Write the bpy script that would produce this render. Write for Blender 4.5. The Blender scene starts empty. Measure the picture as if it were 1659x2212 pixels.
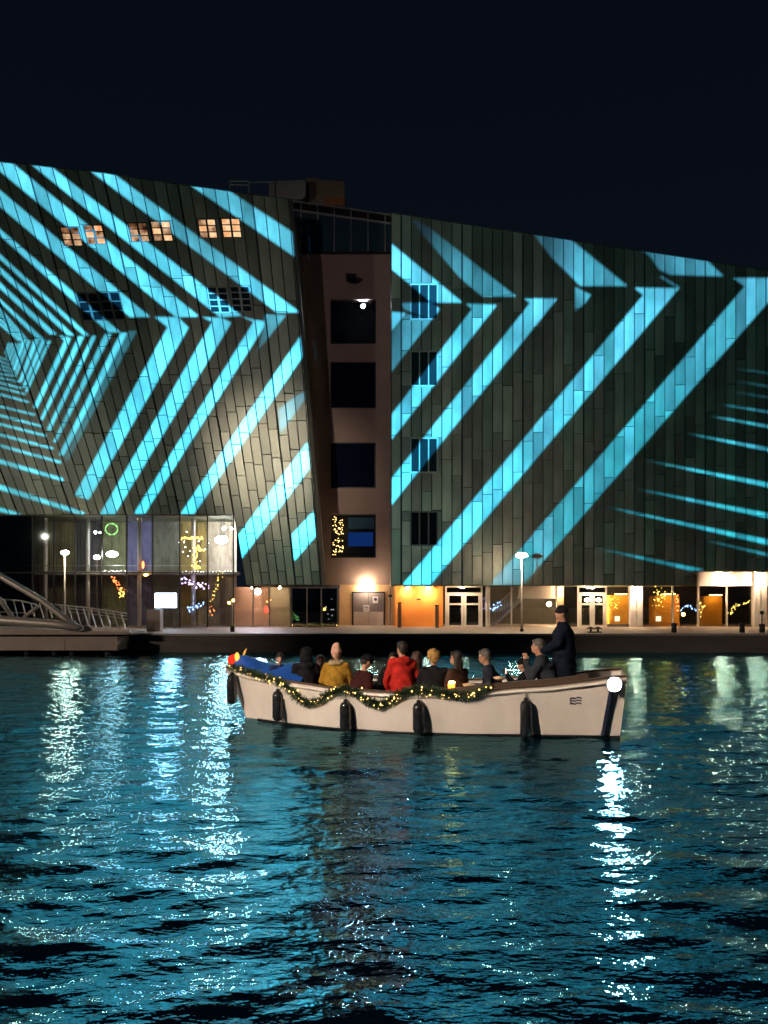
import bpy, math, random
import numpy as np
from mathutils import Vector, Matrix, geometry

random.seed(7)
SC = bpy.context.scene
COL = SC.collection

# ------------------------------------------------------------------ camera, world, exposure
CX, YH, F, H = 829.5, 1293.0, 1700.0, 2.95      # survey grid 1659 x 2212, eye 2.95 m above the water
cam = bpy.data.objects.new('camera', bpy.data.cameras.new('camera'))
COL.objects.link(cam)
cam.location = (0, 0, H)
cam.rotation_euler = (math.radians(90), 0, 0)
cam.data.sensor_fit = 'VERTICAL'
cam.data.sensor_height = 36.0
cam.data.lens = 36.0 * F / 2212.0
cam.data.shift_y = (YH - 1106.0) / 2212.0
cam.data.clip_start = 0.1
cam.data.clip_end = 2000
SC.camera = cam

W = bpy.data.worlds.new('World'); SC.world = W; W.use_nodes = True
nt = W.node_tree; nt.nodes.clear()
wo = nt.nodes.new('ShaderNodeOutputWorld'); bg = nt.nodes.new('ShaderNodeBackground')
tc = nt.nodes.new('ShaderNodeTexCoord'); sp = nt.nodes.new('ShaderNodeSeparateXYZ'); rp = nt.nodes.new('ShaderNodeValToRGB')
nt.links.new(tc.outputs['Generated'], sp.inputs[0]); nt.links.new(sp.outputs['Z'], rp.inputs[0])
rp.color_ramp.elements[0].position = 0.0; rp.color_ramp.elements[0].color = (0.0040, 0.0064, 0.0118, 1)
rp.color_ramp.elements[1].position = 0.75; rp.color_ramp.elements[1].color = (0.0014, 0.0025, 0.0050, 1)
nt.links.new(rp.outputs[0], bg.inputs['Color']); bg.inputs['Strength'].default_value = 1.0
nt.links.new(bg.outputs[0], wo.inputs[0])

SC.view_settings.view_transform = 'Standard'
SC.view_settings.look = 'None'
SC.view_settings.exposure = 0.0
SC.view_settings.gamma = 1.0
SC.view_settings.use_curve_mapping = False
SC.render.engine = 'CYCLES'
SC.cycles.use_denoising = True
SC.cycles.caustics_reflective = False
SC.cycles.caustics_refractive = False
SC.cycles.max_bounces = 6
SC.cycles.transparent_max_bounces = 12
SC.cycles.sample_clamp_indirect = 6.0
SC.cycles.use_light_tree = True

# ------------------------------------------------------------------ helpers
def P(u, v, Y):
    return Vector(((u - CX) * Y / F, Y, H + (YH - v) * Y / F))

class MB:
    def __init__(s): s.v = []; s.f = []; s.m = []; s.cur = 0
    def add(s, vs, fs):
        o = len(s.v); s.v += [tuple(p) for p in vs]
        for q in fs: s.f.append([o + i for i in q]); s.m.append(s.cur)
        return s
    def box(s, x0, y0, z0, x1, y1, z1):
        vs = [(x0,y0,z0),(x1,y0,z0),(x1,y1,z0),(x0,y1,z0),(x0,y0,z1),(x1,y0,z1),(x1,y1,z1),(x0,y1,z1)]
        return s.add(vs, [(0,3,2,1),(4,5,6,7),(0,1,5,4),(1,2,6,5),(2,3,7,6),(3,0,4,7)])
    def prism(s, poly, off):                # planar polygon (front, any order) swept by off
        n = len(poly); off = Vector(off)
        vs = [Vector(p) for p in poly] + [Vector(p) + off for p in poly]
        nrm = Vector((0,0,0))
        for i in range(n): nrm += vs[i].cross(vs[(i+1) % n])
        flip = nrm.dot(off) > 0
        fs = [list(range(n)), list(range(2*n-1, n-1, -1))] + [[i, i+n, (i+1)%n+n, (i+1)%n] for i in range(n)]
        if flip: fs = [list(reversed(q)) for q in fs]
        return s.add(vs, fs)
    def tube(s, pts, r, n=8, cap=True):
        pts = [Vector(p) for p in pts]; k = len(pts)
        rr = r if isinstance(r, (list, tuple)) else [r]*k
        vs = []; fs = []; ref = None
        for i, p in enumerate(pts):
            t = (pts[min(i+1,k-1)] - pts[max(i-1,0)])
            t = t.normalized() if t.length > 1e-9 else Vector((0,0,1))
            if ref is None:
                ref = Vector((0,0,1)) if abs(t.z) < .9 else Vector((1,0,0))
            a = t.cross(ref).normalized(); b = a.cross(t).normalized(); ref = b
            for j in range(n):
                an = 2*math.pi*j/n
                vs.append(p + (a*math.cos(an) + b*math.sin(an))*rr[i])
        for i in range(k-1):
            for j in range(n):
                fs.append((i*n+j, i*n+(j+1)%n, (i+1)*n+(j+1)%n, (i+1)*n+j))
        if cap: fs += [tuple(reversed(range(n))), tuple(range((k-1)*n, k*n))]
        return s.add(vs, fs)
    def ball(s, c, r, nu=10, nv=7, sc=(1,1,1), rot=None):
        c = Vector(c); vs = []; fs = []
        for i in range(nv+1):
            th = math.pi*i/nv
            for j in range(nu):
                ph = 2*math.pi*j/nu
                d = Vector((math.sin(th)*math.cos(ph)*sc[0], math.sin(th)*math.sin(ph)*sc[1], math.cos(th)*sc[2]))*r
                if rot is not None: d = rot @ d
                vs.append(c + d)
        for i in range(nv):
            for j in range(nu):
                fs.append((i*nu+j, (i+1)*nu+j, (i+1)*nu+(j+1)%nu, i*nu+(j+1)%nu))
        return s.add(vs, fs)
    def lathe(s, c, prof, n=16, axis='z'):
        c = Vector(c); vs = []; fs = []; k = len(prof)
        for r, z in prof:
            for j in range(n):
                an = 2*math.pi*j/n
                vs.append(c + Vector((r*math.cos(an), r*math.sin(an), z)))
        for i in range(k-1):
            for j in range(n):
                fs.append((i*n+j, i*n+(j+1)%n, (i+1)*n+(j+1)%n, (i+1)*n+j))
        fs += [tuple(reversed(range(n))), tuple(range((k-1)*n, k*n))]
        return s.add(vs, fs)
    def mesh(s, name, mats, smooth=False):
        me = bpy.data.meshes.new(name); me.from_pydata(s.v, [], s.f)
        for m in (mats if isinstance(mats, (list, tuple)) else [mats]): me.materials.append(m)
        me.polygons.foreach_set('material_index', s.m)
        if smooth: me.polygons.foreach_set('use_smooth', [True]*len(s.f))
        me.update(); return me
    def build(s, name, mats, parent=None, smooth=False):
        return link(name, s.mesh(name, mats, smooth), parent)

def link(name, me, parent=None, loc=None):
    o = bpy.data.objects.new(name, me); COL.objects.link(o)
    if loc is not None: o.location = loc
    if parent is not None:
        o.parent = parent
        L = parent.location if parent.parent is None else Vector((0,0,0))
        o.matrix_parent_inverse = Matrix.Translation(-Vector(L))
    return o

def tag(o, label=None, cat=None, group=None, kind=None):
    if label: o['label'] = label
    if cat: o['category'] = cat
    if group: o['group'] = group
    if kind: o['kind'] = kind
    return o

def thing(name, label, cat, loc=(0,0,0), group=None):
    o = bpy.data.objects.new(name, None); COL.objects.link(o); o.location = loc; o.empty_display_size = .2
    return tag(o, label, cat, group)

def bx(u0, v0, u1, v1, Y, t, mb=None):       # box whose front face (at depth Y) spans the survey rectangle
    a = P(u0, v1, Y); b = P(u1, v0, Y); mb = mb or MB()
    return mb.box(a.x, Y, a.z, b.x, Y + t, b.z)

# ------------------------------------------------------------------ materials
MATS = {}
def mat(name, col=(.5,.5,.5), rough=.5, metal=0.0, spec=.5, emit=None, es=0.0, vary=0.0, nscale=0.0, namt=0.0, bump=0.0, stretch=(1,1,1), coat=0.0, col2=None, grime=0.0):
    m = bpy.data.materials.new(name); m.use_nodes = True; MATS[name] = m
    t = m.node_tree; b = t.nodes['Principled BSDF']
    b.inputs['Base Color'].default_value = (*col, 1); b.inputs['Roughness'].default_value = rough
    b.inputs['Metallic'].default_value = metal; b.inputs['Specular IOR Level'].default_value = spec
    b.inputs['Coat Weight'].default_value = coat
    if emit is not None:
        b.inputs['Emission Color'].default_value = (*emit, 1); b.inputs['Emission Strength'].default_value = es
    out = None
    if namt or vary or col2 or grime:
        rgb = t.nodes.new('ShaderNodeRGB'); rgb.outputs[0].default_value = (*col, 1); out = rgb.outputs[0]
        oi = t.nodes.new('ShaderNodeObjectInfo')
        if col2:
            mx = t.nodes.new('ShaderNodeMix'); mx.data_type = 'RGBA'
            t.links.new(oi.outputs['Random'], mx.inputs['Factor']); t.links.new(out, mx.inputs['A']); mx.inputs['B'].default_value = (*col2, 1)
            out = mx.outputs['Result']
        if vary:
            w = t.nodes.new('ShaderNodeTexWhiteNoise'); w.noise_dimensions = '1D'; t.links.new(oi.outputs['Random'], w.inputs['W'])
            mr = t.nodes.new('ShaderNodeMapRange'); mr.inputs['To Min'].default_value = 1-vary; mr.inputs['To Max'].default_value = 1+vary
            t.links.new(w.outputs['Value'], mr.inputs['Value'])
            mu = t.nodes.new('ShaderNodeMix'); mu.data_type = 'RGBA'; mu.blend_type = 'MULTIPLY'; mu.inputs['Factor'].default_value = 1
            t.links.new(out, mu.inputs['A']); t.links.new(mr.outputs[0], mu.inputs['B']); out = mu.outputs['Result']
        if namt:
            co = t.nodes.new('ShaderNodeTexCoord'); mp = t.nodes.new('ShaderNodeMapping'); mp.inputs['Scale'].default_value = stretch
            no = t.nodes.new('ShaderNodeTexNoise'); no.inputs['Scale'].default_value = nscale; no.inputs['Detail'].default_value = 6; no.inputs['Roughness'].default_value = .65
            t.links.new(co.outputs['Object'], mp.inputs[0]); t.links.new(mp.outputs[0], no.inputs['Vector'])
            mr = t.nodes.new('ShaderNodeMapRange'); mr.inputs['From Min'].default_value = .25; mr.inputs['From Max'].default_value = .75
            mr.inputs['To Min'].default_value = 1-namt; mr.inputs['To Max'].default_value = 1+namt
            t.links.new(no.outputs['Fac'], mr.inputs['Value'])
            mu = t.nodes.new('ShaderNodeMix'); mu.data_type = 'RGBA'; mu.blend_type = 'MULTIPLY'; mu.inputs['Factor'].default_value = 1
            t.links.new(out, mu.inputs['A']); t.links.new(mr.outputs[0], mu.inputs['B']); out = mu.outputs['Result']
            if bump:
                bp = t.nodes.new('ShaderNodeBump'); bp.inputs['Strength'].default_value = bump; bp.inputs['Distance'].default_value = .02
                t.links.new(no.outputs['Fac'], bp.inputs['Height']); t.links.new(bp.outputs[0], b.inputs['Normal'])
            rr = t.nodes.new('ShaderNodeMapRange'); rr.inputs['To Min'].default_value = max(0.02, rough-.1); rr.inputs['To Max'].default_value = min(1, rough+.12)
            t.links.new(no.outputs['Fac'], rr.inputs['Value']); t.links.new(rr.outputs[0], b.inputs['Roughness'])
        t.links.new(out, b.inputs['Base Color'])
    return m

def glow(name, col, s):
    m = bpy.data.materials.new(name); m.use_nodes = True; t = m.node_tree; t.nodes.clear()
    o = t.nodes.new('ShaderNodeOutputMaterial'); e = t.nodes.new('ShaderNodeEmission')
    e.inputs['Color'].default_value = (*col, 1); e.inputs['Strength'].default_value = s
    t.links.new(e.outputs[0], o.inputs[0]); MATS[name] = m
    return m

def glass(name, tint=(.8,.85,.85), refl=.12, rough=.02):
    m = bpy.data.materials.new(name); m.use_nodes = True; t = m.node_tree; t.nodes.clear()
    o = t.nodes.new('ShaderNodeOutputMaterial'); mx = t.nodes.new('ShaderNodeMixShader')
    tr = t.nodes.new('ShaderNodeBsdfTransparent'); tr.inputs['Color'].default_value = (*tint, 1)
    gl = t.nodes.new('ShaderNodeBsdfGlossy'); gl.inputs['Roughness'].default_value = rough
    fr = t.nodes.new('ShaderNodeFresnel'); fr.inputs['IOR'].default_value = 1.45
    ad = t.nodes.new('ShaderNodeMath'); ad.operation = 'ADD'; ad.inputs[1].default_value = refl
    t.links.new(fr.outputs[0], ad.inputs[0]); t.links.new(ad.outputs[0], mx.inputs[0])
    t.links.new(tr.outputs[0], mx.inputs[1]); t.links.new(gl.outputs[0], mx.inputs[2]); t.links.new(mx.outputs[0], o.inputs[0])
    MATS[name] = m; return m

copper = mat('copper_panel', (.185,.19,.145), .34, .25, .6, vary=.36, nscale=.9, namt=.28, bump=.12, stretch=(1.5,1.5,.5), col2=(.17,.18,.135))
copper_r = mat('copper_panel_green', (.15,.17,.13), .36, .25, .55, vary=.42, nscale=.9, namt=.3, bump=.12, stretch=(1.5,1.5,.45), col2=(.185,.155,.13))
joint = mat('joint_dark', (.012,.012,.012), .8)
cap_metal = mat('roof_cap', (.16,.16,.14), .4, .5, vary=.1, nscale=1, namt=.15)
stucco = mat('stucco', (.33,.235,.21), .85, nscale=.5, namt=.14, bump=.15)
dark_frame = mat('dark_frame', (.02,.02,.022), .4, .3)
grey_frame = mat('grey_frame', (.16,.15,.15), .4, .5)
light_frame = mat('light_frame', (.5,.47,.43), .4, .3, nscale=4, namt=.08)
dark_glass = mat('dark_glass', (.004,.005,.007), .06, 0, .6)
blind_glass = mat('blind_glass', (.008,.014,.018), .12, 0, .6)
clear = glass('clear_glass', (.82,.84,.82), .05)
smoked = glass('smoked_glass', (.34,.36,.36), .08)
concrete = mat('concrete', (.30,.25,.23), .75, nscale=1.2, namt=.2, bump=.2)
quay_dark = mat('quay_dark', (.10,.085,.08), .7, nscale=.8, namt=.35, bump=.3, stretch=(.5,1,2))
paving = mat('paving', (.36,.27,.22), .7, nscale=1.5, namt=.2, bump=.1)
coping_m = mat('coping', (.34,.28,.25), .65, nscale=2, namt=.15)
white_paint = mat('white_paint', (.78,.74,.70), .45, nscale=2, namt=.06)
orange_paint = mat('orange_paint', (.78,.27,.05), .6, nscale=1.0, namt=.12)
cream_paint = mat('cream_paint', (.72,.47,.26), .6, nscale=1.0, namt=.1)
door_grey = mat('door_grey', (.22,.19,.20), .45, nscale=1.5, namt=.15)
door_pale = mat('door_pale', (.74,.62,.58), .5, nscale=2, namt=.06)
bridge_metal = mat('bridge_metal', (.36,.32,.29), .4, .35, nscale=1.5, namt=.12)
soffit_m = mat('soffit', (.12,.11,.10), .7)
black_rubber = mat('black_rubber', (.014,.015,.018), .2, 0, .5, coat=.5)
ground_m = mat('ground_far', (.06,.06,.06), .9, nscale=.2, namt=.2)

warm_lamp = glow('warm_lamp', (1,.70,.42), 680)
wall_lamp_m = glow('wall_lamp_glow', (1,.76,.5), 340)
white_strong = glow('white_lamp_strong', (.90,.90,1.0), 330)
white_lamp = glow('white_lamp', (.90,.92,1.0), 75)
lamp_head = glow('lamp_head', (1,.80,.55), 260)
boat_lamp_m = glow('boat_lamp', (.80,.93,1.0), 300)
screen_m = glow('screen_glow', (.66,.80,1.0), 24)
red_glow = glow('red_glow', (1,.05,.03), 6)
amber_glow = glow('amber_glow', (1,.52,.12), 30)
bulb_m = glow('bulb_warm', (1,.58,.18), 5)
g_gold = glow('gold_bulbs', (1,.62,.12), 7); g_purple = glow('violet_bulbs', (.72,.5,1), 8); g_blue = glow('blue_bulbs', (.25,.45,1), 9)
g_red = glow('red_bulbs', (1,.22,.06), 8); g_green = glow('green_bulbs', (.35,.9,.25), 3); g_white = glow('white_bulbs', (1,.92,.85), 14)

# ------------------------------------------------------------------ water (one sheet, real waves)
def make_water():
    rng = np.random.default_rng(11)
    rows = []; y = 2.2
    while y < 43.0: rows.append(y); y += max(.030, .0046*y)
    rows.append(43.15)
    Yr = np.array(rows); NC = 760
    tt = np.linspace(-1, 1, NC)
    X = np.outer(6 + .62*Yr, tt); Y = np.repeat(Yr[:, None], NC, 1)
    sx = (6 + .62*Y)*2/NC; sy = np.maximum(.030, .0046*Y); spc = np.maximum(sx, sy*.7)
    Z = np.zeros_like(X); DX = np.zeros_like(X); DY = np.zeros_like(X)
    # patches of stronger and weaker ripple
    patch = 1 + .28*np.sin(X*.35+.7*np.sin(Y*.21))*np.sin(Y*.43+1.3) + .15*np.sin(X*.9+Y*.6)
    N = 84
    for i in range(N):
        q = i/(N-1)
        lam = .13*(1.6/.13)**(q**1.15)
        lam *= rng.uniform(.93, 1.07)
        an = math.radians(90) + rng.normal(0, .44)
        k = 2*math.pi/lam
        slope = .0125 if lam < .28 else (.0200 if lam < .8 else .0200*(.8/lam)**.7)
        a = slope/k; ph = rng.uniform(0, 2*math.pi)
        fade = np.clip((lam/spc - 2.6)/2.5, 0, 1)
        arg = k*(X*math.cos(an) + Y*math.sin(an)) + ph + .25*np.sin(X*.5*rng.uniform(.5,1.5)+i)
        s = fade*a*patch
        Z += s*np.sin(arg); c = s*np.cos(arg)*1.0
        DX += c*math.cos(an); DY += c*math.sin(an)
    # the boat's wake astern, spreading to the right
    Z += .035*np.exp(-((Y-17.2-.10*(X-5.4))/1.1)**2)*np.clip((X-5.2)/1.5, 0, 1)*np.exp(-np.clip(X-5.2,0,None)/14)*np.sin(5.5*(Y-.3*X))
    edge = np.ones_like(X); edge[0] = edge[-1] = 0
    V = np.stack([X+DX*edge, Y+DY*edge, Z], -1).reshape(-1, 3)
    nr = len(Yr); idx = np.arange(nr*NC).reshape(nr, NC)
    Q = np.stack([idx[:-1,:-1], idx[:-1,1:], idx[1:,1:], idx[1:,:-1]], -1).reshape(-1, 4)
    me = bpy.data.meshes.new('water')
    me.vertices.add(len(V)); me.vertices.foreach_set('co', V.ravel().astype(np.float32))
    me.loops.add(Q.size); me.loops.foreach_set('vertex_index', Q.ravel().astype(np.int32))
    me.polygons.add(len(Q)); me.polygons.foreach_set('loop_start', np.arange(0, Q.size, 4, dtype=np.int32))
    me.polygons.foreach_set('use_smooth', np.ones(len(Q), dtype=bool))
    me.update(calc_edges=True); me.validate()
    m = bpy.data.materials.new('water'); m.use_nodes = True; t = m.node_tree; t.nodes.clear()
    ou = t.nodes.new('ShaderNodeOutputMaterial'); mxs = t.nodes.new('ShaderNodeMixShader'); di = t.nodes.new('ShaderNodeBsdfDiffuse'); gs = t.nodes.new('ShaderNodeBsdfGlossy'); fr = t.nodes.new('ShaderNodeFresnel')
    di.inputs['Color'].default_value = (.003,.016,.026,1); gs.inputs['Color'].default_value = (.42,.86,1,1); gs.inputs['Roughness'].default_value = .028; fr.inputs['IOR'].default_value = 4.0
    ml = t.nodes.new('ShaderNodeMath'); ml.operation = 'MULTIPLY_ADD'; ml.inputs[1].default_value = .55; ml.inputs[2].default_value = .47; ml.use_clamp = True; t.links.new(fr.outputs[0], ml.inputs[0]); t.links.new(ml.outputs[0], mxs.inputs[0]); t.links.new(di.outputs[0], mxs.inputs[1]); t.links.new(gs.outputs[0], mxs.inputs[2]); t.links.new(mxs.outputs[0], ou.inputs[0])
    co = t.nodes.new('ShaderNodeTexCoord')
    def nz(sc, st):
        mp = t.nodes.new('ShaderNodeMapping'); mp.inputs['Scale'].default_value = st
        n = t.nodes.new('ShaderNodeTexNoise'); n.inputs['Scale'].default_value = sc; n.inputs['Detail'].default_value = 3; n.inputs['Roughness'].default_value = .55
        t.links.new(co.outputs['Object'], mp.inputs[0]); t.links.new(mp.outputs[0], n.inputs['Vector']); return n
    n1 = nz(2.9, (.7,1.25,1)); n2 = nz(8.0, (.7,1.2,1))
    b1 = t.nodes.new('ShaderNodeBump'); b1.inputs['Strength'].default_value = 1; b1.inputs['Distance'].default_value = .036
    b2 = t.nodes.new('ShaderNodeBump'); b2.inputs['Strength'].default_value = 1; b2.inputs['Distance'].default_value = .014
    t.links.new(n1.outputs['Fac'], b1.inputs['Height']); t.links.new(n2.outputs['Fac'], b2.inputs['Height'])
    t.links.new(b1.outputs[0], b2.inputs['Normal']); [t.links.new(b2.outputs[0], n_.inputs['Normal']) for n_ in (di, gs, fr)]
    me.materials.append(m)
    tag(link('water', me), 'dark rippled harbour water mirroring the coloured lights', kind='structure')
make_water()
MB().add([(-400,-2,-1.2),(400,-2,-1.2),(400,44,-1.2),(-400,44,-1.2)], [(0,1,2,3)]).build('water_bed', mat('bed', (.01,.015,.015), .9))
bpy.data.objects['water_bed']['kind'] = 'structure'

# ------------------------------------------------------------------ ground and quays
ZQ = 1.03
tag(MB().add([(-400,43.9,ZQ-.004),(400,43.9,ZQ-.004),(400,900,ZQ-.004),(-400,900,ZQ-.004)], [(0,1,2,3)]).build('ground', ground_m), kind='structure')
tag(MB().box(-120,43.86,-1.2,120,60,ZQ).build('quay_pavement', paving), kind='structure')
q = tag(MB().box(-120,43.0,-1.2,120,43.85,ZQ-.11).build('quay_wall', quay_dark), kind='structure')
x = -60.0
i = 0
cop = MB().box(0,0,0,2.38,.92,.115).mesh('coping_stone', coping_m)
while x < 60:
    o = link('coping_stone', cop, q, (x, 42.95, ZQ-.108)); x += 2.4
near = tag(MB().box(-120,-40,-1.2,120,1.2,1.25).build('near_quay', concrete), kind='structure')

# ------------------------------------------------------------------ facade planes
YL, ZL, TL = 52.4, 3.81, math.tan(math.radians(5.0))     # left wing leans out by five degrees
YR = 52.4
def PL(u, v, back=0.0):
    dx, dz = (u-CX)/F, (YH-v)/F
    t = (YL + ZL*TL - H*TL)/(1 + dz*TL)
    p = Vector((dx*t, t, H+dz*t)); p.y += back; return p
def PR(u, v, back=0.0):
    p = P(u, v, YR); p.y += back; return p

def left_u(s, v):            # seams fan out: s counts columns, 0 at the seam over u=65
    top = 65 + 26.35*s; bot = 271 + 19.45*s
    return top + (bot-top)*(v-380)/728.0
def left_s(u, v):
    k = (v-380)/728.0
    return (u - 65 - (271-65)*k)/(26.35 + (19.45-26.35)*k)
def left_top(s):
    pts = [(-15,330),(-3,346),(0,353.5),(6,371.5),(12,396),(18,418),(22,430)]
    for (a,b),(c,d) in zip(pts, pts[1:]):
        if s <= c: return b + (d-b)*(s-a)/(c-a)
    return pts[-1][1]
S_R = 21.15                  # right-hand edge of the left wing in columns
def right_u(s, v): return 845 + 21.9*s
def right_top(s): return 458 + (582-458)*s/37.2 if s < 37.2 else 582 + (s-37.2)*3.0

def cut_windows(rects, wins):
    out = []
    for (s0,s1,a,b) in rects:
        cur = [(s0,s1,a,b)]
        for (w0,w1,wa,wb) in wins:
            nx = []
            for (c0,c1,ca,cb) in cur:
                if c1 <= w0 or c0 >= w1 or cb <= wa or ca >= wb: nx.append((c0,c1,ca,cb)); continue
                if ca < wa: nx.append((c0,c1,ca,wa))
                if cb > wb: nx.append((c0,c1,wb,cb))
                if c0 < w0: nx.append((c0,w0,max(ca,wa),min(cb,wb)))
                if c1 > w1: nx.append((w1,c1,max(ca,wa),min(cb,wb)))
            cur = nx
        out += cur
    return [r for r in out if r[1]-r[0] > .12 and r[3]-r[2] > 3]

def panels(parent, rects, uf, topf, PF, m, thick, s_thick):
    n = 0
    for (s0,s1,a,b) in rects:
        g0 = thick if (abs(s0-round(s0)) < .01 and int(round(s0)) % 6 in s_thick) else 1.15
        g1 = thick if (abs(s1-round(s1)) < .01 and int(round(s1)) % 6 in s_thick) else 1.15
        pts = []
        for (s, v, du, dv) in ((s0,a,g0,.8),(s1,a,-g1,.8),(s1,b,-g1,-.8),(s0,b,g0,-.8)):
            if v < -100: v = topf(s) + 2
            pts.append((uf(s, v)+du, v+dv))
        jig = random.uniform(-.012, .018)
        front = [PF(u, v, jig + random.uniform(-.004,.004)) for u, v in pts]
        c = sum(front, Vector())/4
        MBp = MB(); MBp.prism([p - c for p in front], (0, .10, 0))
        me = MBp.mesh('panel', m)
        link('panel', me, parent, c); n += 1
    return n

def column_cuts(topv, botv, rnd, long_to, seg, first):
    cuts = [-999.0]; v = topv + first
    while v < long_to: cuts.append(v); v += rnd.uniform(150, 230)
    v = max(v, long_to) + rnd.uniform(-25, 25)
    while v < botv - 16: cuts.append(v); v += rnd.uniform(*seg)
    cuts.append(botv); return cuts

win_frame = mat('window_frame', (.05,.05,.05), .5, .3)
win_frame_l = mat('window_frame_pale', (.2,.21,.2), .5, .2)
def lit_mat(name, c1, c2, s):
    m = bpy.data.materials.new(name); m.use_nodes = True; t = m.node_tree; t.nodes.clear()
    o = t.nodes.new('ShaderNodeOutputMaterial'); e = t.nodes.new('ShaderNodeEmission'); co = t.nodes.new('ShaderNodeTexCoord')
    n = t.nodes.new('ShaderNodeTexNoise'); n.inputs['Scale'].default_value = 2.6; n.inputs['Detail'].default_value = 4
    r = t.nodes.new('ShaderNodeValToRGB'); r.color_ramp.elements[0].position = .35; r.color_ramp.elements[1].position = .7
    r.color_ramp.elements[0].color = (*c1,1); r.color_ramp.elements[1].color = (*c2,1)
    t.links.new(co.outputs['Object'], n.inputs['Vector']); t.links.new(n.outputs['Fac'], r.inputs[0]); t.links.new(r.outputs[0], e.inputs['Color'])
    e.inputs['Strength'].default_value = s; t.links.new(e.outputs[0], o.inputs[0]); return m
lit_a = lit_mat('lit_room', (.16,.05,.02), (1,.62,.34), .85)
lit_b = lit_mat('lit_room_bright', (.8,.33,.12), (1,.74,.44), 1.15)
lit_c = lit_mat('lit_room_dim', (.05,.02,.012), (.75,.34,.15), .55)

def window(parent, PF, uf, rect, nx, ny, glassm, framem, lab=None, gap=.22, glass_list=None):
    s0, s1, a, b = rect
    pt = lambda fs, fv, back: PF(uf(s0+(s1-s0)*fs, a+(b-a)*fv), a+(b-a)*fv, back)
    fr = MB()
    # deep reveal and frame bars
    fr.prism([pt(-.02,-.02,.115), pt(1.02,-.02,.115), pt(1.02,1.02,.115), pt(-.02,1.02,.115)], (0,.012,0))
    def bar(f0, f1, g0, g1, y=.035, t=.07): fr.prism([pt(f0,g0,y), pt(f1,g0,y), pt(f1,g1,y), pt(f0,g1,y)], (0,t,0))
    e = .035
    bar(0,1,0,e); bar(0,1,1-e,1); bar(0,e,e,1-e); bar(1-e,1,e,1-e)
    for i in range(1, nx):
        w = e*(1.6 if (nx == 4 and i == 2) or nx == 2 else .55); bar(i/nx-w, i/nx+w, e, 1-e, .038)
    for j in range(1, ny): bar(e, 1-e, j/ny-e*.6, j/ny+e*.6, .041, .06)
    wo_ = fr.build('window', framem, parent)
    if lab: wo_['label'] = lab
    k = 0
    for i in range(nx):
        for j in range(ny):
            f0, f1, g0, g1 = i/nx+.025, (i+1)/nx-.025, j/ny+.02, (j+1)/ny-.02
            gm = glass_list[k % len(glass_list)] if glass_list else glassm; k += 1
            MB().prism([pt(f0,g0,.085), pt(f1,g0,.085), pt(f1,g1,.085), pt(f0,g1,.085)], (0,.02,0)).build('pane', gm, wo_)
    return wo_

# ---- left wing
def left_bottom(s): return 1112.0 if s < 11.95 else 1264.0
lw = thing('clad_wing', 'leaning metal-clad wing with slanting seams, above the glazed lobby', 'building', PL(340,1112))
win_l = []
for (u, v, w, h, kind) in ((153.6,510,40,42,0),(204,506,40,42,1),(299.5,501,40,42,0),(349,498.5,42,44,1),(448,493,38,42,1),(499.6,491.6,40,42,2),
                           (194,662,45,60,3),(241,660,45,60,3),(471.8,647,42,56,4),(520,645,42,56,4)):
    s = left_s(u, v); cw = left_u(s+.5, v) - left_u(s-.5, v)
    win_l.append((s-w/cw/2, s+w/cw/2, v-h/2, v+h/2, kind))
rnd = random.Random(5)
rects = []
for s in range(-15, 22):
    s1 = min(s+1, S_R)
    if s1 - s < .1: continue
    bot = left_bottom(s)
    seg = (56,74) if s >= 0 else ((90,150) if s >= -9 else (180,260))
    cuts = column_cuts(left_top(s+.5), bot, rnd, 745, seg, rnd.uniform(170,260))
    rects += [(s, s1, a, b) for a, b in zip(cuts, cuts[1:])]
rects = cut_windows(rects, [w[:4] for w in win_l])
NPL = panels(lw, rects, left_u, left_top, PL, copper, 2.0, (0,))
labs = ['warmly lit casement window', 'warmly lit casement window', 'bright lit casement window', 'dark window showing black glass', 'dark window with pale glazing bars']
for (a,b,c,d,k) in win_l:
    if k <= 2: window(lw, PL, left_u, (a,b,c,d), 2, 3, None, win_frame, labs[k], glass_list=[[lit_c,lit_a,lit_a],[lit_a,lit_b,lit_a,lit_b],[lit_b]][k])
    else: window(lw, PL, left_u, (a,b,c,d), 2, 3 if k == 3 else 4, dark_glass if k == 3 else blind_glass, win_frame if k == 3 else win_frame_l, labs[k])
# backing body of the wing
def left_outline(back, grow=0.0):
    o = [(left_u(s, left_top(s)), left_top(s)) for s in (-15,-3,0,6,12,18,S_R)]
    o += [(left_u(S_R,1264), 1264), (left_u(12,1264), 1264), (left_u(12,1112), 1112), (left_u(-15,1112), 1112)]
    return [PL(u, v, back) for u, v in o]
MB().prism(left_outline(.13), (0, .10, 0)).build('backing', joint, lw)
m = MB()
o1 = left_outline(.24); m.prism(o1, (0, 9.0, 0)); m.build('wall', copper, lw)
m = MB()
for (s, t2) in zip((-15,-3,0,6,12,18), (-3,0,6,12,18,S_R)):
    a = (left_u(s,left_top(s)), left_top(s)); b = (left_u(t2,left_top(t2)), left_top(t2))
    p0, p1 = PL(a[0], a[1]+2.0, -.05), PL(b[0], b[1]+2.0, -.05); q0, q1 = PL(a[0]+.3, a[1]-1.6, .30), PL(b[0]+.3, b[1]-1.6, .30)
    m.prism([p0, p1, q1, q0], (0, .5, .05))
m.build('roof_cap', cap_metal, lw)
m = MB()      # folded metal edge strip down the side
m.prism([PL(left_u(S_R,430)+.5,430,-.02), PL(left_u(S_R,430)+5,430,.10), PL(left_u(S_R,1264)+9,1264,.10), PL(left_u(S_R,1264)+.5,1264,-.02)], (0,.25,0)); m.build('edge_strip', cap_metal, lw)

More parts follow.
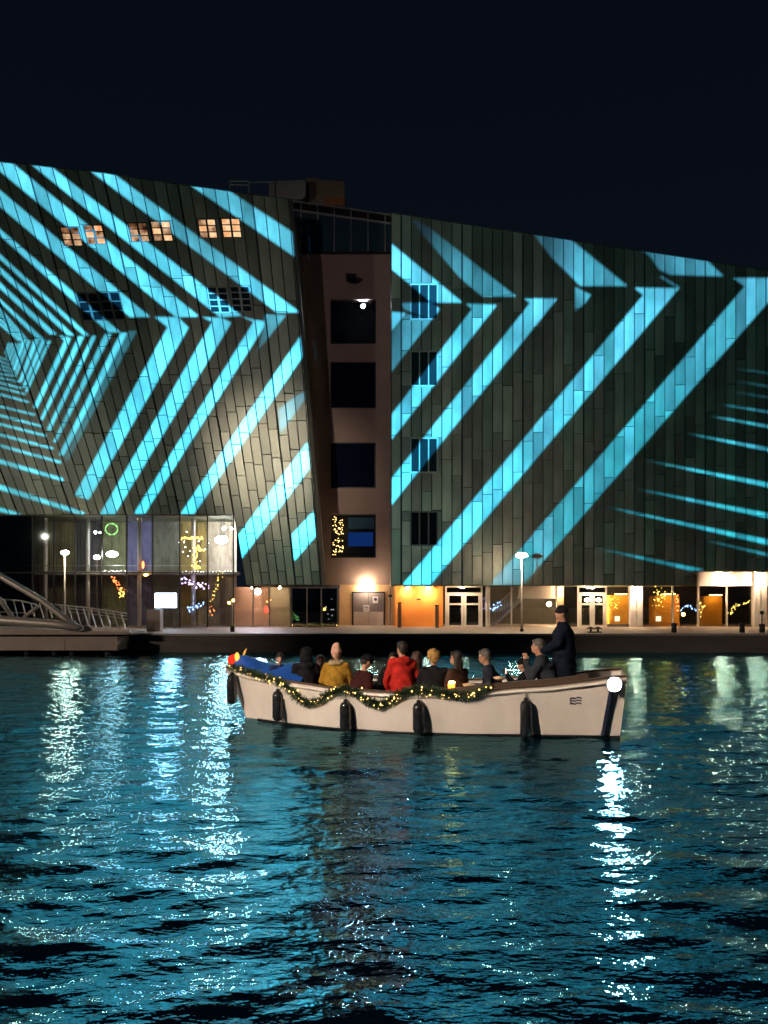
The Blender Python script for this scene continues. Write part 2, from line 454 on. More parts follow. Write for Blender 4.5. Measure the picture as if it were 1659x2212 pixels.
# ---- right wing
rw = thing('clad_wing', 'upright metal-clad wing with vertical seams, right of the stair tower', 'building', PR(1250,1265))
win_r = [(1.9,4.6,612,690,0),(1.9,4.6,757,834,1),(1.9,4.6,945,1021,1),(1.9,4.6,1104,1179,2)]
rects = []
rnd = random.Random(9)
for s in range(0, 47):
    bot = 1265.0 if s < 29.7 else 1234.0
    seg = (88,140) if s < 38 else (200,300)
    cuts = column_cuts(right_top(s+.5), bot, rnd, 690, seg, rnd.uniform(130,250))
    rects += [(s, s+1, a, b) for a, b in zip(cuts, cuts[1:])]
rects = cut_windows(rects, [w[:4] for w in win_r])
NPR = panels(rw, rects, right_u, right_top, PR, copper_r, 1.9, (1,))
for (a,b,c,d,k) in win_r: window(rw, PR, right_u, (a,b,c,d), 3, 1, blind_glass if k < 2 else dark_glass, win_frame_l if k < 2 else win_frame, 'three-light window with dark glass')
oR = [(right_u(s,0), right_top(s)) for s in (0,37.2,47)] + [(right_u(47,0),1234),(right_u(29.7,0),1234),(right_u(29.7,0),1265),(845,1265)]
MB().prism([PR(u, v, .13) for u, v in oR], (0,.10,0)).build('backing', joint, rw)
MB().prism([PR(u, v, .24) for u, v in oR], (0,10.0,0)).build('wall', copper_r, rw)
m = MB()
for s, t2 in ((0,12),(12,24),(24,37.2),(37.2,47)):
    m.prism([PR(right_u(s,0), right_top(s)+2, -.05), PR(right_u(t2,0), right_top(t2)+2, -.05), PR(right_u(t2,0), right_top(t2)-4.5, .35), PR(right_u(s,0), right_top(s)-4.5, .35)], (0,.6,.05))
m.build('roof_cap', cap_metal, rw)
print('PANELS', NPL, NPR)

# ------------------------------------------------------------------ stair tower between the wings
YT = 56.6
tw = thing('stair_tower', 'mauve rendered stair tower with square windows between the two wings', 'building', P(740,1265,YT))
TW = [(714,646,812,743),(714,781,812,882),(714,955,812,1055),(714,1110,812,1205)]
m = MB(); ul, ur = 612, 868
rows_ = [545] + [e for w in TW for e in (w[1], w[3])] + [1268]
bx(ul,545,714,1268,YT,.5,m); bx(812,545,ur,1268,YT,.5,m)
for i in range(0, len(rows_)-1, 2): bx(714,rows_[i],812,rows_[i+1],YT,.5,m)
m.build('wall', stucco, tw)
bx(ul+1,546,ur-1,1267,YT+1.5,6).build('core', joint, tw)
night_blue = mat('night_blue_glass', (.004,.006,.022), .05, 0, .7)
for k, (a,b,c,d) in enumerate(TW):
    f = MB(); bx(a,b,c,b+2.5,YT+.25,.12,f); bx(a,d-2.5,c,d,YT+.25,.12,f); bx(a,b+2.5,a+2.5,d-2.5,YT+.25,.12,f); bx(c-2.5,b+2.5,c,d-2.5,YT+.25,.12,f)
    w_ = f.build('window', dark_frame, tw)
    bx(a+2.4,b+2.4,c-2.4,d-2.4,YT+.32,.03).build('pane', [smoked,night_blue,night_blue,clear][k], w_)
# bulbs and blue sheets standing in for reflections in the lowest tower window
lab_ = thing('reflected_bulbs', 'gold bulbs standing in for lights reflected in the lowest tower window', 'string lights', P(735,1200,YT+.9))
m = MB(); r_ = random.Random(3)
for i in range(70):
    u = r_.uniform(719,742); v = r_.uniform(1116,1196 - (u-719)*1.2 + 20); m.ball(P(u, min(v,1198), YT+.7+r_.random()*.3), .03, 6, 4)
m.build('bulb', glow('gold_bulbs_bright', (1,.6,.2), 12), lab_); lab_.children[0]['kind'] = 'stuff'
bl = mat('reflection_blue', (.03,.16,.34), .5)
o = tag(bx(752,1118,808,1142,YT+1.0,.05).build('reflection_sheet', bl), 'blue sheet standing in for a reflection in the lowest tower window', 'blind')
o = tag(bx(752,1150,806,1180,YT+1.1,.05).build('reflection_glow', glow('reflection_blue_glow', (.02,.10,.55), .35)), 'dim blue glow standing in for a reflection in the lowest tower window', 'screen')
o = thing('wall_floodlight', 'small dark floodlight fixed high on the tower wall', 'floodlight', P(760,622,YT))
MB().tube([P(760,610,YT), P(760,610,YT-.8)], .035, 6).build('arm', dark_frame, o)
fc_ = P(760,612,YT); lx, lz = fc_.x, fc_.z; y0 = YT-.85
m = MB(); m.box(lx-.36,y0-.60,lz,lx+.36,y0+.10,lz+.12); m.box(lx-.36,y0-.60,lz-.225,lx+.36,y0-.57,lz); m.box(lx-.36,y0+.07,lz-.20,lx+.36,y0+.10,lz)
m.build('lamp_housing', dark_frame, o)
MB().box(lx-.30,y0-.13,lz-.012,lx+.30,y0-.01,lz-.002).build('lens', dark_glass, o)

wlm = thing('window_spotlight', 'tiny dazzling white spotlight behind the topmost tower window', 'spotlight', P(784,661,YT+.8))
c = P(784,661,YT+.8)
h_ = MB().lathe((0,0,0), [(.04,.22),(.10,.18),(.15,.0),(.15,-.10),(.14,-.10),(.135,.0)], 14).build('housing', dark_frame, wlm); h_.data.transform(Matrix.Translation(c) @ Matrix.Rotation(math.radians(-75),4,'X'))
h_ = MB().lathe((0,0,0), [(.02,-.005),(.13,-.005),(.13,.01),(.02,.012)], 14).build('lens', glow('spot_violet', (.90,.84,1.0), 8500), wlm); h_.data.transform(Matrix.Translation(c) @ Matrix.Rotation(math.radians(-75),4,'X'))
MB().tube([c+Vector((0,.1,.1)), c+Vector((0,.15,.5))], .02, 6).build('bracket', dark_frame, wlm)
# glazed roof storey of the tower
roof_glass = mat('roof_glass', (.035,.075,.11), .2, 0, .6)
rg = thing('roof_pavilion', 'glazed rooftop storey with pale mullions above the stair tower', 'rooftop storey', P(735,545,YT+.6))
yp = YT+.5
topl = lambda u: 432 + (u-628)*(462-432)/(842-628)
us = [628,650,686,722,758,795,832,868]
for a, b in zip(us, us[1:]):
    MB().prism([P(a+1,topl(a)+20,yp+.1), P(b-1,topl(b)+20,yp+.1), P(b-1,544,yp+.1), P(a+1,544,yp+.1)], (0,.03,0)).build('pane', roof_glass, rg)
for a in us:
    MB().prism([P(a-.9,topl(a),yp), P(a+.9,topl(a),yp), P(a+.9,545,yp), P(a-.9,545,yp)], (0,.12,0)).build('mullion', light_frame, rg)
for dv, hh in ((0,2.2),(18,3.2)):
    MB().prism([P(610,topl(610)+dv,yp-.03), P(870,topl(870)+dv,yp-.03), P(870,topl(870)+dv+hh,yp-.03), P(610,topl(610)+dv+hh,yp-.03)], (0,.18,0)).build('rail', light_frame, rg)
MB().prism([P(608,topl(608)+2,yp+.4), P(872,topl(872)+2,yp+.4), P(872,545,yp+.4), P(608,545,yp+.4)], (0,5,0)).build('wall', joint, rg)
bx(606,543.5,872,548,YT-.12,.7).build('ledge', dark_frame, rg)

# rooftop plant
ru = thing('rooftop_unit', 'pale rounded rooftop plant box behind the roof edge', 'rooftop unit', P(612,425,58))
m = MB(); r0, r1 = P(583,424,58), P(652,390,58)
m.prism([P(u,v,58) for u,v in ((583,430),(583,399),(588,391),(655,389),(660,393),(660,424),(652,430))], (0,2,0)); m.build('casing', mat('unit_grey', (.34,.30,.29), .6, nscale=2, namt=.15), ru)
m = MB()
for u in (497,538,583): m.tube([P(u,428,57.5), P(u,391,57.5)], .05, 6)
for v in (392,400): m.tube([P(497,v-1,57.5), P(538,v,57.5)], .05, 6)
m.tube([P(538,394,57.5), P(586,393,57.5)], .035, 6)
tag(m.build('roof_railing', light_frame), 'short pale tubular railing on the roof edge', 'railing')
ru2 = thing('rooftop_unit', 'brown louvred rooftop plant box, the taller of the two', 'rooftop unit', P(702,440,59))
brown = mat('unit_brown', (.24,.17,.12), .6, nscale=2, namt=.2)
MB().prism([P(u,v,59) for u,v in ((661,445),(661,386),(667,383),(700,389),(743,391),(746,444))], (0,3,0)).build('casing', brown, ru2)
for k in range(5): bx(702,425+k*3.6,744,427.4+k*3.6,58.93,.07).build('louvre', mat('louvre_rust', (.4,.16,.05), .5) if k == 0 else MATS['louvre_rust'], ru2)

# ------------------------------------------------------------------ the light show: a real slide projector on the near quay
POLYS = []          # (list of survey points, left?, intensity or gradient)
def Z1(x,y): return (x*.26042, 324.03+y*.26042)
def Z2(x,y): return (378.0+x*.29298, 351.0+y*.29298)
def Z3(x,y): return (x*.26042, 702.05+y*.26042)
def Z4(x,y): return (378.0+x*.29298, 783.07+y*.29298)
def Z5(x,y): return (810.1+x*.26042, 432.04+y*.26042)
def Z6(x,y): return (1227.0+x*.26042, 486.04+y*.26042)
def Z7(x,y): return (810.1+x*.26042, 837.07+y*.26042)
def Z8(x,y): return (1227.0+x*.26042, 864.07+y*.26042)
def pl(side, pts, i=1.0, g=None): POLYS.append((pts, side, i, g))
L_ = 'L'; R_ = 'R'
# left wing, upper diagonals (extended beyond the picture edge to the left)
pl(L_, [(-60,320),(18,345),(427,681),(427,684),(380,685),(0,369.6),(-60,320.5)])
pl(L_, [(60,349),(104,355),(521.6,682),(475,685)])
pl(L_, [(190,365),(245,375),(644.6,672),(644,675),(598,675)], 1.0, [((250,400),.9),((420,570),.28),((600,665),1.0)])
pl(L_, [(400,392),(488,408),(632,502),(636,554)], .75)
pl(L_, [(-40,377),(5,415),(323,684),(281,685),(0,446),(-40,412)])
pl(L_, [(-20,478),(13,506),(260,718),(234,717),(1,510),(-20,492)])
pl(L_, [(-20,531),(8,556),(193,725),(180,724),(0,560),(-20,542)])
pl(L_, [(-20,560),(2.6,579),(161,725),(146,724),(0,590),(-20,572)])
pl(L_, [(-20,592),(0,610),(122,722),(107,722),(0,623),(-20,605)])
pl(L_, [(-20,628),(0,646),(96,733),(81,733),(0,653),(-20,636)])
for a, b, c in ((664,62,735),(674,56,735),(686,50,736),(697,44,736)):
    pl(L_, [(-10,a-9),(b,c),(b-5,c),(-10,a-4)], .9)
# joining bars along the fold
pl(L_, [(334.6,684.7),(385,685.5),(407.5,708),(191.6,1079.6),(161.5,1069.7),(362,706.8)])
pl(L_, [(436,685),(478,686.5),(499.6,697),(247.4,1111),(216,1111),(458.6,695)])
pl(L_, [(521,683.5),(546,690.5),(570,694),(571,705),(312.5,1110),(289,1110),(548,695)])
pl(L_, [(571,679),(618,681),(552,765),(571,706)], .4, [((618,681),.4),((556,755),.06)])
pl(L_, [(649,726),(654,770),(419,1110),(390,1110)], 1.0, [((650,740),1),((480,964),1.1),((400,1110),.75)])
pl(L_, [(663.6,956),(669,1010),(520,1209),(514,1158)])
pl(L_, [(677,1105),(682,1158),(636,1211),(631,1155)], .55)
pl(L_, [Z4(760,345),Z4(890,250),Z4(955,215),Z4(955,275),Z4(780,520)], .16)
def bar(t0, t1, b1, b0, i=1.0, g=None): pl(L_, [Z3(*t0), Z3(*t1), Z3(*b1), Z3(*b0)], i, g)
bar((1000,65),(1055,65),(530,1085),(490,1075))
bar((1060,50),(1135,50),(560,1130),(535,1110), .18)
bar((870,75),(925,75),(465,975),(440,970), .8)
bar((765,90),(800,90),(415,880),(390,865))
bar((650,95),(700,95),(355,790),(335,780))
pl(L_, [Z3(490,85),Z3(590,110),Z3(310,690),Z3(275,685),Z3(535,130)])
bar((400,130),(422,130),(224,560),(208,550))
bar((345,125),(380,125),(207,520),(185,515))
bar((285,115),(325,125),(178,475),(155,470))
bar((232,130),(252,130),(142,410),(128,410))
bar((185,125),(215,130),(127,380),(105,370))
for a, b, c, d in ((160,150,95,335),(132,155,72,300),(104,150,56,268),(76,150,44,238)):
    bar((a-8,b),(a+6,b),(c+7,d),(c-6,d), .9)
for (y0, x1, y1, t) in ((575,240,640,14),(675,290,745,14),(750,345,840,16),(822,385,920,17),(910,440,1025,19),(1000,505,1140,20),(1130,525,1285,30),(1345,700,1570,36),(1530,225,1595,30),
                        (520,212,575,10),(480,180,525,10),(440,155,470,9),(405,135,425,9),(365,115,395,8),(335,100,365,8),(300,80,330,8),(270,60,290,7)):
    sl = (y1-y0)/x1; e = 160
    t *= 1.25; pl(L_, [Z3(-e, y0-e*sl-t/2), Z3(x1, y1-t*.35), Z3(x1, y1+t*.35), Z3(-e, y0-e*sl+t/2)], 1.05)
# right wing
pl(R_, [Z5(120,350),Z5(725,850),Z5(465,850),Z5(125,560)], 1.1)
pl(R_, [Z5(385,180),Z5(1170,800),Z5(890,800),Z5(700,640),Z5(300,170)], .6, [(Z5(380,220),.05),(Z5(1100,780),.75)])
pl(R_, [Z5(215,855),Z5(460,850),Z5(540,905),Z5(460,1000),Z5(380,960),Z5(240,905)], .6, [(Z5(215,860),.25),(Z5(540,905),1.0)])
pl(R_, [Z5(122,925),Z5(255,940),Z5(125,1105)], 1.05)
pl(R_, [Z5(265,945),Z5(380,970),Z5(460,1003),Z5(140,1420),Z5(122,1440),Z5(122,1125)], .5, [(Z5(140,1050),.2),(Z5(380,1150),.75)])
pl(R_, [Z5(755,860),Z5(1005,870),Z5(1003,882),Z7(140,430),Z7(122,450),Z7(122,245),Z5(805,905)], 1.05)
pl(R_, [Z5(1235,815),Z5(1510,820),Z7(140,970),Z7(122,990),Z7(122,775),Z5(1285,855)])
pl(R_, [Z6(550,520),Z6(920,525),Z7(460,1634),Z7(230,1634),Z6(625,580)])
pl(R_, [Z6(1375,440),(1705,600.6),Z8(950,0),Z7(1230,1634),Z7(955,1634),Z8(665,0),Z6(1465,510)], 1.0, [((1500,800),1.0),((1200,1100),.8),((1080,1250),.4)])
pl(R_, [(1146,497),(1220,507),(1354.6,617.5),(1253,617.5),(1227,590),(1195,560)], .8, [((1150,510),.1),((1290,600),1.0)])
pl(R_, [Z6(60,515),Z6(190,580),Z6(150,640),Z6(60,720)], .5, [(Z6(60,640),.25),(Z6(190,580),.9)])
pl(R_, [Z6(570,180),Z6(1110,255),Z6(1290,425),Z6(850,412),Z6(760,370),Z6(680,260)], .6, [(Z6(570,190),.2),(Z6(1200,380),.75)])
pl(R_, [Z6(770,423),Z6(922,515),Z6(915,525),Z6(765,430)], .6)
for (x0,y0,x1,y1,t,i) in ((1265,35,1659,100,18,.5),(1170,130,1659,220,26,.8),(980,275,1659,410,36,1.0),(640,500,1659,705,42,.95),(560,735,1659,960,46,.95),(290,880,1659,1180,46,1.0),(1130,1160,1659,1285,28,.5)):
    sl = (y1-y0)/(x1-x0); e = 500
    pl(R_, [Z8(x0,y0-3), Z8(x1+e,y1+e*sl-t/2-6), Z8(x1+e,y1+e*sl+t/2+6), Z8(x0,y0+3)], i, [(Z8(x0,y0),.03),(Z8(x0+.4*(x1-x0),y0+.4*(y1-y0)),i*1.5)])
pl(R_, [Z8(200,1217),Z8(1100,1400),Z8(1135,1417),Z8(1060,1425),Z8(200,1223)], 1.0, [(Z8(250,1230),.04),(Z8(850,1360),1.1)])
for (x0,y0,x1,y1) in ((1360,1188,1659,1228),(1350,1288,1659,1338),(1340,1378,1659,1430)):
    sl = (y1-y0)/(x1-x0)
    pl(R_, [Z6(x0,y0-2), Z6(x1+500,y1+500*sl-8), Z6(x1+500,y1+500*sl+8), Z6(x0,y0+2)], .4, [(Z6(x0,y0),.03),(Z6(x1,y1),.5)])

PJ = Vector((-9.0, -5.0, 3.3)); AIM = Vector((-1.0, 52.0, 15.0))
fw = (AIM-PJ).normalized(); rt = fw.cross(Vector((0,0,1))).normalized(); up = rt.cross(fw)
SD = .60
def slide_xy(p):
    d = p - PJ; k = SD/d.dot(fw); return Vector((d.dot(rt)*k, d.dot(up)*k))
def grad(spec, i, uv):
    if not spec: return i
    if len(spec) == 2: (p,a),(q,b) = spec; segs = [(p,a,q,b)]
    else: segs = [(spec[j][0],spec[j][1],spec[j+1][0],spec[j+1][1]) for j in range(len(spec)-1)]
    best = None
    for (p,a,q,b) in segs:
        dx, dy = q[0]-p[0], q[1]-p[1]; t = ((uv[0]-p[0])*dx+(uv[1]-p[1])*dy)/(dx*dx+dy*dy)
        d = abs(min(max(t,0),1)-t)
        if best is None or d < best[0]: best = (d, a+(b-a)*min(max(t,0),1))
    return best[1]
def subdiv(pts, n):
    out = []
    for i in range(len(pts)):
        a = pts[i]; b = pts[(i+1) % len(pts)]
        out += [(a[0]+(b[0]-a[0])*j/n, a[1]+(b[1]-a[1])*j/n) for j in range(n)]
    return out
def make_slide():
    V = []; Fc = []; info = []; uvof = []
    def addp(pts, PF, fn):
        pts2 = [slide_xy(PF(*p)) for p in pts]
        if sum(a.x*b.y - b.x*a.y for a, b in zip(pts2, pts2[1:]+pts2[:1])) < 0: pts2.reverse()
        o = len(V); uvof.extend(pts); V.extend(pts2); Fc.append(list(range(o, o+len(pts)))); info.append(fn)
    outL = [(left_u(s, left_top(s)), left_top(s)-1) for s in (-14.9,-3,0,6,12,18,S_R)] + [(left_u(S_R,1262)+2,1262),(left_u(12,1262),1262),(left_u(12,1111),1111),(left_u(-14.9,1111),1111)]
    outR = [(845.5,right_top(0)-1)] + [(right_u(s,0), right_top(s)-1) for s in (37.2,46.5)] + [(right_u(46.5,0),1232),(1494,1232),(1494,1263),(845.5,1263)]
    addp(outL, PL, ('base', .0030)); addp(outR, PR, ('base', .0105))
    for pts, side, i, g in POLYS:
        if g: pts = subdiv(pts, 6)
        addp(pts, PL if side == 'L' else PR, ('s', i, g, PL if side == 'L' else PR))
    s = .95
    o = len(V); V.extend([Vector(p) for p in ((-s,-s),(s,-s),(s,s),(-s,s))]); Fc.append([o,o+1,o+2,o+3]); info.append(('opaque',)); uvof.extend([(0,0)]*4)
    vs, es, fs, ov, oe, of = geometry.delaunay_2d_cdt(V, [], Fc, 0, 1e-7, True)
    # survey coordinate of every slide vertex (needed for gradients): invert through the facade planes
    def uv_at(p2, PF):
        d = (rt*p2.x + up*p2.y + fw*SD)
        if PF is PL:
            t = (YL + ZL*TL - PJ.z*TL - PJ.y)/(d.y + d.z*TL)
        else: t = (YR-PJ.y)/d.y
        w = PJ + d*t
        return ((w.x)*F/w.y + CX, YH - (w.z-H)*F/w.y)
    me = bpy.data.meshes.new('slide'); me.from_pydata([PJ + rt*p.x + up*p.y + fw*SD for p in vs], [], fs); me.update()
    ca = me.color_attributes.new('tint', 'FLOAT_COLOR', 'CORNER')
    for fi, f in enumerate(fs):
        ids = of[fi]; sel = [info[i] for i in ids]
        st = [k for k in sel if k[0] == 's']; ba = [k for k in sel if k[0] == 'base']
        poly = me.polygons[fi]
        for li, vi in zip(poly.loop_indices, poly.vertices):
            if not ba: c = (0,0,0,1)
            elif st:
                iv = max(grad(k[2], k[1], uv_at(vs[vi], k[3])) for k in st)
                vv = uv_at(vs[vi], st[0][3])[1]; k_ = 1.0-.42*min(1,max(0,(vv-520)/720)); iv *= k_
                c = (.085*iv*k_*k_, .48*iv, (.62+.22*k_)*iv, 1)
            else:
                bb = ba[0][1]; c = (.30*bb, .92*bb, .82*bb, 1)
            ca.data[li].color = c
    m = bpy.data.materials.new('slide_film'); m.use_nodes = True; t = m.node_tree; t.nodes.clear()
    oo = t.nodes.new('ShaderNodeOutputMaterial'); tr = t.nodes.new('ShaderNodeBsdfTransparent'); at = t.nodes.new('ShaderNodeAttribute'); at.attribute_name = 'tint'
    nn = t.nodes.new('ShaderNodeTexNoise'); nn.inputs['Scale'].default_value = 26; nn.inputs['Detail'].default_value = 5
    tc2 = t.nodes.new('ShaderNodeTexCoord'); t.links.new(tc2.outputs['Object'], nn.inputs['Vector'])
    mr2 = t.nodes.new('ShaderNodeMapRange'); mr2.inputs['From Min'].default_value = .3; mr2.inputs['From Max'].default_value = .7; mr2.inputs['To Min'].default_value = .60; mr2.inputs['To Max'].default_value = 1.2; t.links.new(nn.outputs['Fac'], mr2.inputs['Value'])
    mm = t.nodes.new('ShaderNodeMix'); mm.data_type = 'RGBA'; mm.blend_type = 'MULTIPLY'; mm.inputs['Factor'].default_value = 1
    t.links.new(at.outputs['Color'], mm.inputs['A']); t.links.new(mr2.outputs[0], mm.inputs['B']); t.links.new(mm.outputs['Result'], tr.inputs['Color']); t.links.new(tr.outputs[0], oo.inputs[0])
    me.materials.append(m)
    return me
pj = thing('light_projector', 'black slide projector on a stand, throwing the cyan stripes', 'projector', (PJ.x, PJ.y, 1.25))
link('slide', make_slide(), pj)
black = mat('projector_black', (0,0,0), 1.0, spec=0.0)
def pw(x, y, z): return PJ + rt*x + up*y + fw*z
hs = MB(); s = .952; b_ = -.35
for q in ([(-s,-s,b_),(s,-s,b_),(s,s,b_),(-s,s,b_)], [(-s,-s,b_),(s,-s,b_),(s,-s,SD+.1),(-s,-s,SD+.1)], [(-s,s,b_),(s,s,b_),(s,s,SD+.1),(-s,s,SD+.1)],
          [(-s,-s,b_),(-s,s,b_),(-s,s,SD+.1),(-s,-s,SD+.1)], [(s,-s,b_),(s,s,b_),(s,s,SD+.1),(s,-s,SD+.1)]):
    n = Vector((0,0,0)); pts = [pw(*p) for p in q]; cc = sum(pts, Vector())/4; off = (cc - pw(0,0,.1)).normalized()*.02
    hs.prism(pts, off)
hs.build('housing', black, pj)
MB().box(PJ.x-.5, PJ.y-.5, 1.25, PJ.x+.5, PJ.y+.3, PJ.z-1.05).build('stand', dark_frame, pj)
ld = bpy.data.lights.new('projector_lamp', 'SPOT'); ld.energy = 1950000; ld.color = (1,1,1); ld.spot_size = math.radians(110); ld.spot_blend = 0; ld.shadow_soft_size = 0.0011
lo = bpy.data.objects.new('projector_lamp', ld); COL.objects.link(lo); lo.location = PJ
lo.rotation_euler = fw.to_track_quat('-Z', 'Y').to_euler()
lo.parent = pj; lo.matrix_parent_inverse = Matrix.Translation(-pj.location)

# ------------------------------------------------------------------ floodlight masts on the near quay (they light hull, tower and cladding)
def mast(loc, h, heads, label):
    t = thing('light_mast', label, 'light mast', (loc[0], loc[1], 1.25))
    MB().tube([(loc[0],loc[1],1.25),(loc[0],loc[1],h+.3)], [.14,.09], 10).build('pole', grey_frame, t)
    for k, (energy, col, aim, size, blend) in enumerate(heads):
        p = Vector((loc[0]+.6*k, loc[1]+.5, h))
        MB().box(p.x-.25,p.y-.6,h+.15,p.x+.25,p.y-.05,h+.42).build('lamp_housing', dark_frame, t)
        d = bpy.data.lights.new('mast_lamp', 'SPOT'); d.energy = energy; d.color = col; d.shadow_soft_size = .10; d.spot_size = math.radians(size); d.spot_blend = blend
        l = bpy.data.objects.new('mast_lamp', d); COL.objects.link(l); l.location = p
        l.rotation_euler = (Vector(aim)-p).to_track_quat('-Z','Y').to_euler()
        l.parent = t; l.matrix_parent_inverse = Matrix.Translation(-t.location)
mast((-17,-3), 13.6, [(40000, (1,.84,.62), (-7.0,51.4,11.6), 13, 1.0), (33000, (1,.80,.62), (1.5,18,.8), 34, .6), (8500, (1,.80,.76), (0,56,18), 34, .7)], 'tall floodlight mast on the near quay, nearer the camera')  # third head added to lift the dark tower
mast((-44,3), 11, [(8000, (.95,.95,.80), (-14,52,20), 46, 1.0), (17000, (1,.76,.58), (1,18,.8), 26, .6), (26000, (1,.78,.58), (-17,41,2.2), 20, .8)], 'floodlight mast far along the near quay')  # last head added to brighten the footbridge
#PART2
# ------------------------------------------------------------------ ground floor: glazed lobby under the left wing
def vb(Y): return YH + (H-ZQ)*F/Y            # survey row where the pavement meets depth Y
def pane(u0, v0, u1, v1, Y, parent, m, name='pane', t=.02):
    return bx(u0, v0, u1, v1, Y, t).build(name, m, parent)
YG = 52.75
gl = thing('glass_lobby', 'tall glazed lobby with dark mullions beneath the leaning wing', 'glass front', P(330,vb(YG),YG))
edges = [-90,-10,70,116,162,219,273,329,388,448,504]
vt = 1110; vm = 1237
for k, (a, b) in enumerate(zip(edges, edges[1:])):
    g = smoked if b <= 70 else clear
    pane(a+1.3, vt+2, b-1.3, vm-1.2, YG+.03, gl, g); pane(a+1.3, vm+1.2, b-1.3, vb(YG), YG+.03, gl, g)
for a in edges: bx(a-1.3, vt, a+1.3, vb(YG), YG, .14).build('mullion', dark_frame, gl)
bx(-90, vm-1.2, 504, vm+1.2, YG+.002, .13).build('transom', dark_frame, gl)
bx(-90, vt-2, 504, vt+1.6, YG-.04, .2).build('head_rail', dark_frame, gl)
for a, b in ((507,546),(546,582),(582,627)):
    pane(a, 1266, b-1, vb(YG), YG+.03, gl, clear)
    bx(b-1.2, 1262, b+1.0, vb(YG), YG, .14).build('mullion', grey_frame, gl)
bx(-90,1233.5,504,1240.5,53.9,2.6).build('gallery_slab', light_frame, gl)
for u in (98,190,301,418): MB().tube([(P(u,1200,54.1).x,54.1,ZQ), (P(u,1200,54.1).x,54.1,P(u,1108,54.1).z)], .14, 14).build('pillar', white_paint, gl, True)
m = MB(); m.tube([P(-90,1222,53.95), P(504,1222,53.95)], .03, 6); m.build('gallery_rail', light_frame, gl)
# partitions, and curtains added to carry the reflected tints of the panes
def cm(name, c): return mat(name, c, .8, nscale=2.2, namt=.4, bump=.1, stretch=(1.4,1,.5))
tints = {(-90,70):(.05,.055,.05),(70,162):(.34,.30,.17),(162,219):(.16,.15,.16),(219,273):(.34,.36,.20),(273,329):(.22,.22,.42),(329,388):(.24,.25,.20),(388,448):(.40,.30,.10),(448,512):(.55,.46,.34)}
for i, ((a,b), c) in enumerate(tints.items()):
    o = thing('curtain', ['dark grey curtain at the bridge end of the lobby','olive curtain with pale folds beside the lobby lamp','plum grey curtain added for the reflected tint of its pane','yellow-green curtain added for the reflected tint of its pane','violet-blue curtain added for the reflected tint of its pane','grey-green curtain added for the reflected tint above the lit white screen','golden curtain added for the reflected tint behind the gold figure','pale beige curtain added for the reflected tint at the lobby corner'][i], 'curtain', P((a+b)/2, vb(56.6), 56.6))
    A = P(a,vb(56.6),56.6); B = P(b-1,1100,56.6); n = max(10, int((B.x-A.x)/.09)); mb = MB(); vs = []; fs = []
    for j in range(n+1):
        x_ = A.x+(B.x-A.x)*j/n; y_ = 56.6+.010*math.sin(j*2.1)+.012*math.sin(j*.7)
        vs += [(x_,y_,ZQ+.02),(x_,y_,B.z)]
    for j in range(n): fs.append((2*j,2*j+2,2*j+3,2*j+1))
    mb.add(vs, fs); mb.build('cloth', cm('cloth_%d' % i, c), o)
    MB().tube([(A.x,56.6,B.z+.03),(B.x,56.6,B.z+.03)], .03, 6).build('rail', grey_frame, o)
o = tag(bx(-90,1232,70,vb(55.0),55.0,.1).build('partition', orange_paint), 'burnt orange partition behind the bridge', 'partition')
o = tag(bx(507,1268,580,vb(54.8),54.8,.1).build('partition', mat('salmon', (.62,.36,.26), .7, nscale=2, namt=.1)), 'salmon partition behind the low lobby panes', 'partition')
o = tag(bx(582,1268,628,vb(54.8),54.8,.1).build('partition', mat('taupe', (.40,.34,.26), .7, nscale=2, namt=.1)), 'taupe partition beside the dark glass doors', 'partition')

def lantern(label, u, v, Y, r, m, sc=(1,1,1), rod=None, name='hanging_lamp'):
    c = P(u, v, Y); t = thing(name, label, 'lamp', c)
    MB().ball(c, r, 12, 8, sc).build('globe', m, t, True)
    MB().tube([c+Vector((0,0,r*sc[2])), c+Vector((0,0,r*sc[2]+(rod or .25)))], .012, 5).build('cord', dark_frame, t)
    return t
lantern('long white lamp standing in for a reflection in the yellow-green bay', 242, 1197, 53.6, .27, white_lamp, (1.5,.6,.75), 1.2)  # white lobby lamps stand in for lights reflected in the panes
lantern('large white lamp standing in for glare reflected in the lobby corner pane', 478, 1166, 53.3, .28, white_strong, (1.5,.6,.9), 1.2)
lantern('small white lamp standing in for a reflection high in the lobby corner pane', 484, 1141, 53.7, .12, white_lamp, (1,1,1), .8)
lantern('smallest white lamp standing in for a reflection, near the slanting wing', 500, 1142, 53.7, .09, white_lamp, (1,1,1), .8)
lantern('small white lamp standing in for a reflection in the plum grey bay', 206, 1150, 53.7, .09, white_lamp, (1,1,1), .9)
lantern('tiny white lamp standing in for a reflection at the yellow-green bay edge', 216, 1150.5, 53.7, .06, white_lamp, (1,1,1), .9)
fl = thing('floodlight', 'blue-white floodlight in the low lobby glazing under the wing tip', 'floodlight', P(557,1278,52.5))
c = P(557,1278,52.5); h_ = MB().lathe((0,0,0), [(.05,.14),(.14,.12),(.20,.0),(.20,-.04),(.185,-.04),(.18,.0)], 18).build('housing', dark_frame, fl); h_.data.transform(Matrix.Translation(c) @ Matrix.Rotation(math.radians(-90),4,'X'))
h_ = MB().lathe((0,0,0), [(.02,-.005),(.17,-.005),(.17,.01),(.02,.012)], 18).build('lens', glow('flood_white', (.86,.86,1.0), 1300), fl); h_.data.transform(Matrix.Translation(c) @ Matrix.Rotation(math.radians(-90),4,'X'))
MB().tube([c+Vector((0,.1,.1)), c+Vector((0,.2,.55))], .02, 6).build('bracket', dark_frame, fl)
